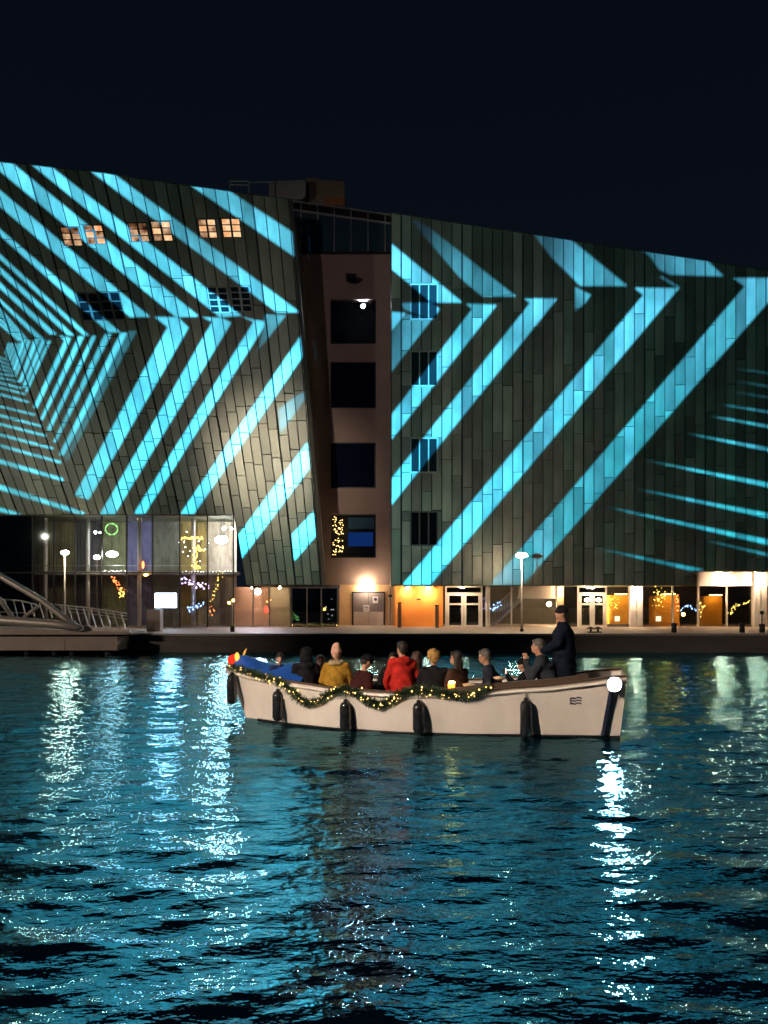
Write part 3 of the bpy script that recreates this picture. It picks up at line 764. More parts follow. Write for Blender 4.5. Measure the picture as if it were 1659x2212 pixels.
lantern('red glowing paper lantern in the low lobby pane', 575, 1317, 53.6, .17, red_glow, (.8,.8,1.5), 1.0)
lantern('upright red-orange lantern in the violet-blue bay', 309, 1220, 53.8, .14, g_red, (.6,.6,1.9), .8)
lantern('pair-like orange lamp below the red-orange lantern', 315, 1242, 53.7, .10, amber_glow, (1.5,.7,.8), .2)

def lights(label, m, pts, r, Y, name='bulb_cluster', wire=True):
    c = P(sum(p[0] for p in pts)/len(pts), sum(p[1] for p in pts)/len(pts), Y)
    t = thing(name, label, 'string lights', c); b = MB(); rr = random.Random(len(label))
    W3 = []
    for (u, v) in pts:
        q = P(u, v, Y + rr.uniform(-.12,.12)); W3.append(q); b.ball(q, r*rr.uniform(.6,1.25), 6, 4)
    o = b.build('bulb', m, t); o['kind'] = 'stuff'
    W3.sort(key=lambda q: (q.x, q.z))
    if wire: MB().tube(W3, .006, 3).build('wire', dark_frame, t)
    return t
R2 = random.Random(21)
def cloud(u, v, su, sv, n): return [(R2.gauss(u, su), R2.gauss(v, sv)) for _ in range(n)]
def line(u0, v0, u1, v1, n, j=1.5): return [(u0+(u1-u0)*k/(n-1)+R2.gauss(0,j), v0+(v1-v0)*k/(n-1)+R2.gauss(0,j)) for k in range(n)]
lights('orange and red string lights sloping across the lower lobby pane', g_red, line(243,1248,270,1285,30,3.5), .045, 53.6)  # lobby bulbs stand in for lights reflected in the glass
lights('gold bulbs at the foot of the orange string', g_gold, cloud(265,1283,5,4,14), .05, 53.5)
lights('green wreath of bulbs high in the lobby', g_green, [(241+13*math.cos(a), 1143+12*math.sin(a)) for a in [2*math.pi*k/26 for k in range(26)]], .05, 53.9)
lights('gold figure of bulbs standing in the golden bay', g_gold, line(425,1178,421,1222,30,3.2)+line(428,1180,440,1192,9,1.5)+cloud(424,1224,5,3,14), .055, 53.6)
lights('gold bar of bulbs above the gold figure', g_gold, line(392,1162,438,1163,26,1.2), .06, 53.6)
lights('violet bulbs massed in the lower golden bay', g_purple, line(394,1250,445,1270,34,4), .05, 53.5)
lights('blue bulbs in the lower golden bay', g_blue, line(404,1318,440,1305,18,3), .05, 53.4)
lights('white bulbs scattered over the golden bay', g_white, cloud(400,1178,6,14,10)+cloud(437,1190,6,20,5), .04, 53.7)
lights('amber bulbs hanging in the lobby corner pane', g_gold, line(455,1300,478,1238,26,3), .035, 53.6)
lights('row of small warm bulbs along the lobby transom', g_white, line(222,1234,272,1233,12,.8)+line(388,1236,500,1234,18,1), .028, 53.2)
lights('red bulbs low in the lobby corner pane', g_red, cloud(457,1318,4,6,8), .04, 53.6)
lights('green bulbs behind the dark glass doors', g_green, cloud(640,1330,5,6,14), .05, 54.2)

# lit white information screen on its cabinet
sc_ = thing('information_screen', 'glowing blank white screen in front of the lobby', 'screen', P(357,1315,50.5))
f = MB(); bx(332,1279,384,1281.5,50.5,.12,f); bx(332,1312.5,384,1315,50.5,.12,f); bx(332,1281.5,334.5,1312.5,50.5,.12,f); bx(381.5,1281.5,384,1312.5,50.5,.12,f); bx(334.5,1281.5,381.5,1312.5,50.58,.05,f); f.build('frame', dark_frame, sc_)
bx(334.5,1281.5,381.5,1312.5,50.55,.02).build('display', screen_m, sc_)
for u in (340,376): bx(u-1,1315,u+1,vb(50.5),50.53,.07).build('leg', grey_frame, sc_)
cb = thing('utility_cabinet', 'taupe utility cabinet with two doors below the white screen', 'cabinet', P(331,vb(46),46))
bx(317,1318,346,vb(46),46,.6).build('body', mat('cabinet_taupe', (.26,.21,.18), .6, nscale=3, namt=.12), cb)
for a, b in ((318,330.6),(331.6,345)): bx(a,1321,b,vb(46)-3,45.97,.03).build('door', MATS['cabinet_taupe'], cb)
bx(316.4,1316,346.6,1318.2,45.95,.7).build('lid', grey_frame, cb)

# ------------------------------------------------------------------ ground floor of the tower and right wing
YF = 53.3
gf = thing('ground_floor_front', 'row of lit doors, orange walls and glazing beneath the upright wing', 'shopfront', P(1100,vb(YF),YF))
# dark glass doors
bx(627,1264,734,1271,YF,.2).build('head_rail', grey_frame, gf)
for a, b in ((631,663),(663,694),(694,728)): pane(a+1,1271,b-1,vb(YF),YF+.06,gf,smoked)
for u in (629,663,694,730): bx(u-1.4,1271,u+1.4,vb(YF),YF,.18).build('mullion', grey_frame, gf)
YW = 56.45
bx(733,1263,852,vb(YW),YW,.3).build('wall', cream_paint, gf)
d = bx(763,1281,829,vb(YW),YW-.05,.05).build('door', door_grey, gf)
bx(764,1321.5,796,vb(YW)-.5,YW-.075,.025).build('lower_panel', door_pale, d); bx(796.6,1321.5,828,vb(YW)-.5,YW-.075,.025).build('lower_panel', door_pale, d)  # paler panels over the lower half of the door
bx(795.8,1281,796.6,1321,YW-.06,.012).build('meeting_stile', dark_frame, d)
bx(797.5,1316,799.5,1326,YW-.11,.035).build('handle', light_frame, d)
fr = MB(); bx(760,1278,832,1281,YW-.04,.08,fr); bx(760,1281,763,vb(YW),YW-.04,.08,fr); bx(829,1281,832,vb(YW),YW-.04,.08,fr); fr.build('door_frame', dark_frame, gf)
ink = mat('ink_violet', (.10,.05,.22), .6); paper = mat('paper', (.82,.78,.80), .7)
def poster(label, u0, v0, u1, v1, marks):
    t = thing('notice', label, 'notice', P((u0+u1)/2, v1, YW-.09))
    bx(u0,v0,u1,v1,YW-.082,.006).build('sheet', paper, t)
    for (a,b,c,d_) in marks: bx(a,b,c,d_,YW-.087,.004).build('mark', ink, t)
poster('white notice with two lines of writing taped to the grey door', 785,1307,798,1321, [(787,1310.5,796,1312.5),(788,1315.5,796,1316.6)])
t = thing('notice', 'white sign with a round violet mark on the grey door', 'notice', P(811,1303,YW-.09))
bx(805,1289,817,1303,YW-.082,.006).build('sheet', paper, t)
c = P(811,1294.5,YW-.088); MB().prism([c+Vector((.12*math.cos(a),0,.12*math.sin(a))) for a in [2*math.pi*k/16 for k in range(16)]], (0,.004,0)).build('mark', ink, t)
wl = thing('wall_lamp', 'round warm wall lamp over the grey double door', 'lamp', P(791,1268,YW))
MB().ball(P(791,1266.5,YW-.28), .19, 14, 8, (1,.8,.75)).build('globe', wall_lamp_m, wl, True)
bx(787,1263,795,1268,YW-.10,.10).build('bracket', grey_frame, wl)
dp = thing('drain_pipe', 'dark drainpipe with a clamp beside the orange wall', 'pipe', P(843,vb(YW-.2),YW-.2))
MB().tube([P(843,1266,YW-.2), P(843,vb(YW-.2),YW-.2)], .05, 8).build('pipe', grey_frame, dp)
bx(839,1284,847,1290,YW-.28,.16).build('clamp', dark_frame, dp)
# orange wall
bx(852,1262,957,vb(YF),YF,.4).build('wall', orange_paint, gf)
bx(900,1293,909,1296,YF-.03,.03).build('vent', dark_frame, gf)
def downlight(label, u, Y, v=1268.5, m=warm_lamp, r=.16):
    t = thing('downlight', label, 'lamp', P(u,v,Y))
    MB().lathe(P(u,v,Y)+Vector((0,0,-.02)), [(r*.9,0),(r,.02),(r,.10)], 14).build('housing', grey_frame, t)
    MB().lathe(P(u,v,Y)+Vector((0,0,-.05)), [(r*.2,-.03),(r*.75,0),(r*.8,.03)], 14).build('lens', m, t)
downlight('downlight over the orange wall, toward the white doors', 925, YF-.42)
downlight('downlight over the orange wall, toward the drainpipe', 880, YF-.42, r=.12)
# white double doors
def doubledoor(u0, u1, v0, Y, lab):
    fr = MB(); um = (u0+u1)/2
    bx(u0,v0,u1,v0+3,Y,.14,fr); bx(u0,v0+3,u0+3,vb(Y),Y,.14,fr); bx(u1-3,v0+3,u1,vb(Y),Y,.14,fr); bx(u0+3,v0+14,u1-3,v0+16.5,Y+.003,.13,fr)
    fr.build('door_frame', white_paint, gf)
    pane(u0+3,v0+3,u1-3,v0+14,Y+.05,gf,smoked)
    for a, b in ((u0+3.4,um-.4),(um+.4,u1-3.4)):
        f = MB(); V0 = v0+17
        bx(a,V0,b,V0+3.5,Y+.01,.08,f); bx(a,V0+3.5,a+5,vb(Y),Y+.01,.08,f); bx(b-5,V0+3.5,b,vb(Y),Y+.01,.08,f); bx(a+5,V0+20,b-5,V0+24,Y+.012,.075,f); bx(a+5,vb(Y)-4,b-5,vb(Y),Y+.012,.075,f)
        dd = f.build('door', white_paint, gf); dd['label'] = lab
        pane(a+5,V0+3.5,b-5,V0+20,Y+.04,dd,smoked); pane(a+5,V0+24,b-5,vb(Y)-4,Y+.04,dd,smoked)
        hx = b-7 if a < um-10 else a+5.5
        bx(hx,V0+30,hx+1.3,V0+44,Y-.05,.05).build('handle', grey_frame, dd)
doubledoor(962,1042,1266,YF+.05,'white glazed door leaf beside the orange wall')
doubledoor(1248,1311,1266,YF+.05,'white glazed door leaf beside the amber booths')
pane(1043,1264,1050,vb(YF),YF+.08,gf,smoked)
for u in (1051.5,1056.5): MB().tube([P(u,1263,YF-.1), P(u,vb(YF-.1),YF-.1)], .075, 10).build('column', white_paint, gf)
for a, b in ((1060,1105),(1105,1200),(1218,1247),(1313,1362),(1391,1452),(1455,1508),(1510,1569),(1572,1628),(1664,1740),(1742,1830)):
    pane(a,1266,b,vb(YF),YF+.09,gf,clear if a != 1218 else smoked)
for u in (1105,1453.5,1509,1570.5,1741): bx(u-1.6,1264,u+1.6,vb(YF),YF+.02,.16).build('mullion', white_paint, gf)
bx(1120,1263,1200,1289,YF-.02,.1).build('panel', mat('beige_panel', (.52,.44,.35), .6, nscale=2, namt=.08), gf)
bx(1119,1289,1201,1293,YF-.06,.16).build('panel_rail', light_frame, gf)
bx(1204,1262,1218,vb(YF),YF-.06,.4).build('column', cream_paint, gf)
for u in (1368.5,1382.5,1635.5,1651.5):
    bx(u-6,1234 if u > 1600 else 1262,u+6,vb(YF-.3),YF-.3,.5).build('column', white_paint, gf)
bx(1509,1235,1830,1266,YF-.05,.3).build('fascia', white_paint, gf)
bx(1312,1348,1362,vb(YF),YF+.05,.1).build('sill', grey_frame, gf)
bx(1000,1254,1860,1265.5,YF+.25,.5).build('soffit_beam', soffit_m, gf)
downlight('bright downlight washing the white fascia', 1568, YF-.5, 1238, warm_lamp, .2)
downlight('downlight beside the pair of white columns', 1376, YF-.75, m=warm_lamp, r=.17)
downlight('downlight beside the white columns at the picture edge', 1644, YF-.75, 1238, warm_lamp, .17)
downlight('downlight over the white doors next to the amber booths', 1280, YF-.5, m=warm_lamp, r=.13)
downlight('downlight over the white doors next to the orange wall', 1000, YF-.5, m=warm_lamp, r=.10)
downlight('downlight over the cream column', 1211, YF-.5, m=warm_lamp, r=.11)
for (lab, u) in (('added ceiling lamp brightening the yellow-green lobby bay',246),('added ceiling lamp brightening the violet-blue lobby bay',301),('added ceiling lamp brightening the grey-green lobby bay',358),('added ceiling lamp brightening the golden lobby bay',418),('added ceiling lamp brightening the olive lobby bay',140)): downlight(lab, u, 54.3, 1113, warm_lamp, .21)  # lamps added to brighten the lobby curtains
for (lab, u) in (('ceiling lamp over the salmon partition',545),('ceiling lamp over the taupe partition',604)): downlight(lab, u, 53.8, 1268.5, warm_lamp, .10)
# interior of the right ground floor
o = tag(bx(850,1240,1860,vb(60),60,.2).build('back_wall', mat('room_dark', (.07,.06,.045), .8, nscale=1, namt=.3)), 'dark back wall of the rooms behind the glazing', 'wall')
def booth(label, u0, u1, v0, Y=55.2):
    t = thing('booth', label, 'booth', P((u0+u1)/2, vb(Y), Y))
    A = P(u0,vb(Y),Y); B = P(u1,v0,Y); r = (B.x-A.x)*.12
    pr = [(A.x,ZQ+.01),(B.x,ZQ+.01),(B.x,B.z-r),(B.x-r*.3,B.z-r*.3),(B.x-r,B.z),(A.x+r,B.z),(A.x+r*.3,B.z-r*.3),(A.x,B.z-r)]
    MB().prism([(x_,Y,z_) for x_, z_ in pr], (0,1.2,0)).build('shell', mat('amber_shell', (.85,.42,.05), .5, nscale=1.5, namt=.15) if 'amber_shell' not in MATS else MATS['amber_shell'], t)
    k = (B.x-A.x)*.2
    MB().box(A.x+k*.5,Y-.04,ZQ+.05,A.x+k*.9,Y-.002,B.z-.4).build('rib', MATS['amber_shell'], t); MB().box(B.x-k*.9,Y-.04,ZQ+.05,B.x-k*.5,Y-.002,B.z-.4).build('rib', MATS['amber_shell'], t)
    MB().box((A.x+B.x)/2-.4, Y-.55, B.z+.05, (A.x+B.x)/2+.4, Y-.40, B.z+.11).build('lamp_strip', amber_glow, t)
booth('amber booth nearest the white double doors', 1316,1358,1286)
booth('amber booth behind the white mullion', 1414,1468,1286)
booth('amber booth with rounded corners under the fascia', 1520,1560,1288)
booth('amber booth cut by the picture edge', 1662,1700,1286)
def sign(label, u0,v0,u1,v1): tag(bx(u0,v0,u1,v1,54.2,.03).build('lit_sign', glow('sign_glow', (1,.86,.6), 2.2) if 'sign_glow' not in MATS else MATS['sign_glow']), label, 'sign')
sign('small lit square sign in front of the first amber booth', 1328,1331,1339,1342)
sign('small lit square sign in front of the middle amber booth', 1417,1331,1428,1342)
lights('gold string lights draped over the first amber booth', g_gold, cloud(1325,1305,7,9,24), .035, 54.4)
lights('gold bulbs in the small tree shape left of the white mullion', g_gold, cloud(1425,1290,8,10,34), .04, 54.3)
lights('red lantern string right of the white mullion', g_red, line(1462,1284,1464,1318,14,2), .05, 54.3)
lights('blue string lights arching behind the glazing', g_blue, line(1470,1318,1485,1308,8,1.5)+line(1485,1308,1508,1320,10,1.5), .04, 54.3)
lights('gold arc of bulbs in the pane before the last columns', g_gold, line(1574,1328,1590,1306,16,2)+line(1590,1306,1620,1300,10,2.5), .04, 54.3)
lights('gold cluster at the grey glazing bar under the fascia', g_gold, cloud(1514,1312,5,10,24), .04, 54.2)
lights('blue and violet bulbs beside the stair', g_blue, line(1062,1320,1078,1303,14,2.5), .045, 54.4)
lights('pink bulbs beside the white doors near the orange wall', g_purple, cloud(1046,1302,2.5,10,10), .04, 54.0)
lights('gold bulbs reflected in the white door panes', g_gold, cloud(1262,1326,8,10,16)+cloud(1296,1330,6,10,10), .03, 54.4)
lights('warm bulbs behind the dark glass doors', g_white, cloud(711,1320,8,10,8), .03, 54.6)
lights('low row of candles inside the dark glass doors', g_gold, line(634,1350,728,1349,22,1), .03, 54.0)
lantern('warm round lamp inside the stair glazing', 1186, 1305, 55.5, .15, warm_lamp, (1,1,1), 1.2)
lantern('yellow round lamp inside the dark glass doors', 701, 1316, 55.0, .11, amber_glow, (1,1,1), 1.2)
lantern('pale round lamp between the amber booths', 1476, 1327, 54.2, .13, amber_glow, (1,1,1), 1.4)
lantern('warm lamp in the fanlight of the white doors by the booths', 1268, 1296, 55.0, .14, warm_lamp, (1.3,.8,.9), .5)
lantern('second warm lamp in the fanlight of the white doors by the booths', 1293, 1296, 55.0, .14, warm_lamp, (1.3,.8,.9), .5)
# stair behind the glazing
st = thing('staircase', 'pale staircase with a slatted balustrade rising behind the glass', 'staircase', P(1062,vb(54.6),54.6))
y = 54.6
MB().prism([P(1062,1352,y), P(1070,1352,y), P(1165,1262,y), P(1165,1254,y)], (0,1.3,0)).build('stringer', light_frame, st)
for k in range(26):
    u = 1063+k*3.8; v = 1350-(u-1063)*.945
    MB().tube([P(u,v,y-.02), P(u,v-34,y-.02)], .014, 4).build('baluster', light_frame, st)
MB().tube([P(1062,1317,y-.02), P(1160,1224,y-.02)], .03, 6).build('handrail', light_frame, st)

# ------------------------------------------------------------------ quay furniture
def street_lamp(label, u, Y, vtop, r=.34):
    b = P(u, vb(Y), Y); t = thing('street_lamp', label, 'street lamp', b, 'street lamps on the far quay'); top = P(u, vtop, Y)
    MB().tube([b, b+Vector((0,0,.5)), top], [.075,.06,.045], 10).build('post', light_frame, t, True)
    MB().lathe(top, [(.05,-.02),(r*.8,.03),(r,.10),(r*.92,.19),(r*.5,.25)], 18).build('diffuser', lamp_head, t, True)
    MB().lathe(top+Vector((0,0,.25)), [(r*.55,0),(r*.3,.05),(.02,.07)], 18).build('cap', grey_frame, t)
    MB().lathe(b, [(.11,0),(.11,.12),(.08,.16)], 10).build('base', dark_frame, t)
street_lamp('round-headed street lamp standing in front of the upright wing', 1127, 46.0, 1204)
street_lamp('round-headed lamp post behind the bridge, standing in for a lamp reflected in the lobby glass', 140, 50.0, 1198, .24)  # post built where a reflected lamp shows in the lobby glass
lp = thing('lamp_pole', 'thin lamp pole with two small globes before the lobby corner', 'street lamp', P(502,vb(45.5),45.5))
MB().tube([P(502,vb(45.5),45.5), P(502,1304,45.5)], .045, 8).build('post', light_frame, lp)
for u, v in ((495,1302),(504,1297)): MB().ball(P(u,v,45.4), .075, 10, 7).build('globe', amber_glow, lp, True)
MB().tube([P(495,1305,45.45), P(502,1307,45.5), P(504,1300,45.45)], .02, 5).build('arm', grey_frame, lp)
MB().lathe(P(502,vb(45.5),45.5), [(.13,0),(.13,.28),(.06,.32)], 10).build('base', dark_frame, lp)
def bollard(label, u, Y, h=.55, ball=False):
    b = P(u, vb(Y), Y); t = thing('bollard', label, 'bollard', b, 'bollards along the quay edge')
    MB().lathe(b, [(.15,0),(.15,h*.55),(.12,h*.62),(.17,h*.72),(.17,h*.95),(.05,h)], 12).build('post', dark_frame, t, True)
    if ball:
        MB().tube([b+Vector((0,0,h)), b+Vector((0,0,h+.55))], .03, 6).build('rod', dark_frame, t); MB().ball(b+Vector((0,0,h+.62)), .12, 10, 7).build('knob', dark_frame, t, True)
for (lab, u) in (('short dark mooring bollard below the middle amber booth',1456),('short dark mooring bollard near the last white columns',1603)): bollard(lab, u, 44.6)
bollard('taller dark post with a round knob by the last white columns', 1646, 44.6, .5, True)
for (lab, u, h) in (('rust-brown square post at the drainpipe end of the orange wall',863,52),('rust-brown square post at the white-door end of the orange wall',944,46)):
    t = thing('square_post', lab, 'post', P(u,vb(51.5),51.5), 'square posts before the orange wall'); bx(u-4,1355-h,u+4,vb(51.5),51.5,.25).build('post', mat('post_brown',(.24,.15,.10),.6) if 'post_brown' not in MATS else MATS['post_brown'], t); bx(u-4.6,1353-h,u+4.6,1355.2-h,51.48,.3).build('cap', dark_frame, t)
ms = thing('mooring_cleat', 'dark double mooring cleat on the quay edge before the white doors', 'cleat', P(1284,vb(44.4),44.4))
c = P(1284,vb(44.4),44.4); MB().box(c.x-.38,c.y-.12,ZQ,c.x+.38,c.y+.12,ZQ+.06).build('plate', dark_frame, ms)
for s_ in (-.2,.2): MB().lathe(c+Vector((s_,0,.06)), [(.07,0),(.06,.16),(.12,.2),(.1,.27)], 10).build('horn', dark_frame, ms)
MB().tube([c+Vector((-.42,0,.24)), c+Vector((.42,0,.24))], .04, 6).build('bar', dark_frame, ms)

# ------------------------------------------------------------------ footbridge at the left
YB = 41.2
def Zb(x, y): return (x*.22787, 1080.05+y*.22787)
br = thing('footbridge', 'grey tubular footbridge landing at the left end of the quay', 'bridge', P(60,1375,YB))
MB().tube([P(-150,1146,YB-.1), P(*Zb(0,720),YB-.1), P(*Zb(380,940),YB-.1), P(*Zb(600,1110),YB-.1), P(*Zb(760,1215),YB-.1)], [.17,.17,.165,.16,.12], 14).build('arch_tube', bridge_metal, br, True)
MB().tube([P(-150,1338,YB-.25), P(*Zb(0,1140),YB-.25), P(*Zb(500,1175),YB-.25), P(*Zb(730,1205),YB-.25), P(*Zb(785,1212),YB-.25)], [.25,.25,.23,.19,.07], 14).build('lower_tube', bridge_metal, br, True)
MB().tube([P(-40,1252,YB), P(*Zb(0,945),YB), P(*Zb(120,1115),YB)], .12, 10).build('strut', bridge_metal, br, True)
MB().tube([P(*Zb(225,1115),YB), P(*Zb(360,1005),YB)], .09, 10).build('strut', bridge_metal, br, True)
MB().prism([P(-160,1352,YB+.1), P(180,1362,YB+.1), P(282,1366,YB+.1), P(282,1371,YB+.1), P(-160,1371,YB+.1)], (0,2.6,0)).build('deck', concrete, br)
MB().prism([P(*Zb(800,1195),YB+.15), P(*Zb(1230,1232),YB+.15), P(*Zb(1230,1262),YB+.15), P(*Zb(770,1255),YB+.15)], (0,.14,0)).build('kerb_beam', bridge_metal, br)
for (x0,y0,x1,y1,r) in ((465,985,1200,1075,.045),(560,1020,1205,1100,.025),(640,1060,1210,1130,.015)):
    MB().tube([P(*Zb(x0,y0),YB+.3), P(*Zb((x0+x1)/2,(y0+y1)/2-8),YB+.3), P(*Zb(x1,y1),YB+.3)], r, 6).build('handrail', light_frame, br)
for k in range(9):
    x0 = 575+k*71; y0 = 1002+k*9; MB().tube([P(*Zb(x0,y0),YB+.28), P(*Zb(x0+55,1195+k*5.5),YB+.28)], .035, 6).build('baluster', light_frame, br)
MB().tube([P(-150,1270,YB+.5), P(*Zb(0,938),YB+.5), P(*Zb(200,955),YB+.5), P(*Zb(345,992),YB+.5)], .04, 6).build('handrail', light_frame, br)
for k in range(-5, 6):
    x0 = 45+k*82; MB().tube([P(*Zb(x0,945+max(0,k)*9),YB+.5), P(*Zb(x0+42,1120),YB+.5)], .035, 6).build('baluster', light_frame, br)
MB().tube([P(*Zb(-200,1050),YB+.48), P(*Zb(330,1075),YB+.48)], .02, 5).build('handrail', light_frame, br)
for (lab, a, b) in (('long pale concrete fender block under the footbridge', -120, 139.5),('shorter pale concrete fender block at the end of the footbridge', 140.6, 253)):
    t = thing('concrete_block', lab, 'concrete block', P((a+b)/2,1404,YB-.3), 'concrete blocks under the footbridge')
    MB().prism([P(a,1376,YB-.3), P(b,1376,YB-.3), P(b,1405,YB-.3), P(a,1405,YB-.3)], (0,2.0,0)).build('block', concrete, t)
    for u in ((a+18, b-18) if a > 0 else (60, 120)): MB().tube([P(u,1404,YB+.4), (P(u,1404,YB+.4).x, YB+.4, -1.2)], .2, 10).build('pile', dark_frame, t)
#PART3
# ------------------------------------------------------------------ the boat
BOW = Vector((-3.42, 19.5, 0)); STERN = Vector((5.18, 17.45, 0))
AX = (STERN-BOW).normalized(); LB = (STERN-BOW).length; NR = Vector((-AX.y, AX.x, 0)); NR = -NR if NR.y > 0 else NR    # NR points to the camera side
def interp(tab, a):
    for (x0,y0),(x1,y1) in zip(tab, tab[1:]):
        if a <= x1:
            t = max(0, (a-x0)/(x1-x0)); t2 = t*t*(3-2*t); return y0+(y1-y0)*(.55*t+.45*t2)
    return tab[-1][1]
WLB = [(0,.02),(.7,.42),(1.5,.82),(2.7,1.16),(4.2,1.33),(5.6,1.26),(7,1.05),(8.85,.80)]
GNB = [(0,.06),(.7,.62),(1.5,1.02),(2.7,1.34),(4.2,1.48),(5.6,1.42),(7,1.22),(8.85,.95)]
SHE = [(0,1.22),(.7,1.13),(1.5,1.03),(2.7,.92),(4.2,.88),(5.6,.93),(7,1.06),(8.85,1.30)]
def hull(a, f, side=1, inset=0.0):       # f: 0 waterline .. 1 gunwale, negative below water
    w, g, z = interp(WLB, a), interp(GNB, a), interp(SHE, a)
    if f >= 0: b = w + (g-w)*(f**.85); zz = z*f
    else: b = w*(1+f*.9); zz = .45*f
    b = max(0.0, b-inset)
    rake = -.52*max(0, 1-a/2.2)*max(f,0)**1.15 + .14*max(0,(a-6.6)/2.25)*max(f,0)
    p = BOW + AX*(a+rake) + NR*(b*side); return Vector((p.x, p.y, zz))
hull_white = mat('hull_white', (.80,.745,.69), .22, 0, .5, nscale=1.6, namt=.10, coat=.35, stretch=(1,1,.35))
wood = mat('dark_wood', (.10,.065,.045), .4, 0, .5, nscale=3, namt=.3, stretch=(1,6,6))
deckm = mat('boat_deck', (.20,.16,.13), .7, nscale=3, namt=.2)
cush = mat('cushion_dark', (.03,.03,.035), .8)
bt = thing('sloop', 'open white sloop crowded with passengers, hung with a lit garland', 'boat', (BOW+STERN)/2)
NA, FS = 44, [-1,-.5,0,.07,.15,.25,.4,.55,.7,.82,.92,1.0]
def skin(side, inset, fs, flip, a0=0.0):
    vs = []; fc = []; n = len(fs)
    for i in range(NA+1):
        a = a0+(LB-a0)*i/NA
        for f in fs: vs.append(hull(a, f, side, inset))
    for i in range(NA):
        for j in range(n-1):
            q = (i*n+j, (i+1)*n+j, (i+1)*n+j+1, i*n+j+1); fc.append(q if flip else q[::-1])
    return vs, fc
m = MB()
for side in (1,-1):
    v_, f_ = skin(side, 0, FS, side < 0); m.add(v_, f_)
    v_, f_ = skin(side, .07, [.2,.5,.8,1.0], side > 0, .35); m.add(v_, f_)
tr = [hull(LB, f, 1) for f in FS] + [hull(LB, f, -1) for f in reversed(FS)]
m.add(tr, [list(range(len(tr)))])
m.build('hull', hull_white, bt, True)
m = MB(); vs = []; fc = []
for i in range(NA+1):
    a = .3+(LB-.3)*i/NA; w = max(.02, interp(GNB,a)-.14)
    for sd in (1,-1):
        p = BOW+AX*a+NR*(w*sd); vs.append((p.x,p.y,.50))
for i in range(NA): fc.append((2*i,2*i+1,2*i+3,2*i+2))
m.add(vs, fc); m.build('floor', deckm, bt)
for side in (1,-1):       # rubbing strake and cap rail
    pts = [hull(LB*i/40, .93, side) + NR*(.015*side) for i in range(41)]
    MB().tube(pts, .035, 6).build('rubbing_strake', hull_white, bt, True)
    vs = []; fc = []
    for i in range(41):
        a = LB*i/40; o_ = hull(a,1,side)+NR*(.02*side); q_ = hull(a,1,side,.12)
        vs += [o_+Vector((0,0,.002)), q_+Vector((0,0,.002)), q_+Vector((0,0,.045)), o_+Vector((0,0,.045))]
    for i in range(40):
        for j in range(4): fc.append((4*i+j, 4*i+(j+1)%4, 4*(i+1)+(j+1)%4, 4*(i+1)+j))
    MB().add(vs, fc).build('cap_rail', wood, bt)
    pts = [hull(LB*i/40, .02, side) + NR*(.004*side) for i in range(2,41)]
    MB().tube(pts, .022, 5).build('boot_stripe', dark_frame, bt)
# stern deck, coaming and benches
m = MB(); vs = []; fc = []
for i in range(13):
    a = 7.85+(LB-7.87)*i/12; z = min(1.0, interp(SHE,a)-.05)
    for sd in (1,-1):
        p = BOW+AX*a+NR*((interp(GNB,a)-.1)*sd); vs.append((p.x,p.y,z))
for i in range(12): fc.append((2*i,2*i+1,2*i+3,2*i+2))
m.add(vs, fc); m.build('stern_deck', deckm, bt)
m = MB()
pr = [(hull(4.9+.32*i,1,1)+Vector((0,0,.035)), hull(4.9+.32*i,1,1,.10)+Vector((0,0,.035))) for i in range(11)]
for i in range(10):
    h0, h1 = .02+.10*min(1,i/3), .02+.10*min(1,(i+1)/3)
    a0,b0 = pr[i]; a1,b1 = pr[i+1]; zu = Vector((0,0,1))
    a0=a0-NR*.03; a1=a1-NR*.03
    m.add([a0,a1,b1,b0,a0+zu*h0,a1+zu*h1,b1+zu*h1,b0+zu*h0], [(0,1,5,4),(1,2,6,5),(2,3,7,6),(3,0,4,7),(4,5,6,7)])
m.build('coaming', wood, bt)
for side in (1,-1):
    m = MB(); vs = []; fc = []
    for i in range(21):
        a = 1.9+4.6*i/20
        for (ins, z) in ((.16,.50),(.16,.86),(.62,.86),(.62,.50)):
            p = hull(a,1,side,ins); vs.append((p.x,p.y,z))
    for i in range(20):
        for j in range(3): fc.append((4*i+j,4*i+j+1,4*(i+1)+j+1,4*(i+1)+j))
    m.add(vs, fc); m.build('bench', cush, bt)
# foredeck cover
blue = mat('blue_tarp', (.015,.085,.42), .42, nscale=3, namt=.25, bump=.5)
m = MB(); vs = []; fc = []; NW = 10
for i in range(17):
    a = .12+1.75*i/16; rk = -.50*max(0,1-max(a,0)/2.2); w = max(.03, interp(GNB, max(a,0))-.06)
    zc = interp(SHE, max(a,0))
    for j in range(NW+1):
        t_ = -1+2*j/NW; p = BOW+AX*(a+rk)+NR*(w*t_)
        vs.append((p.x,p.y, zc+.05+.26*(1-t_*t_)*(1+.25*math.sin(a*5)) + .012*math.sin(a*17+t_*6)))
for i in range(16):
    for j in range(NW): fc.append((i*(NW+1)+j,(i+1)*(NW+1)+j,(i+1)*(NW+1)+j+1,i*(NW+1)+j+1))
m.add(vs, fc); cv = m.build('foredeck_cover', blue, bt, True)
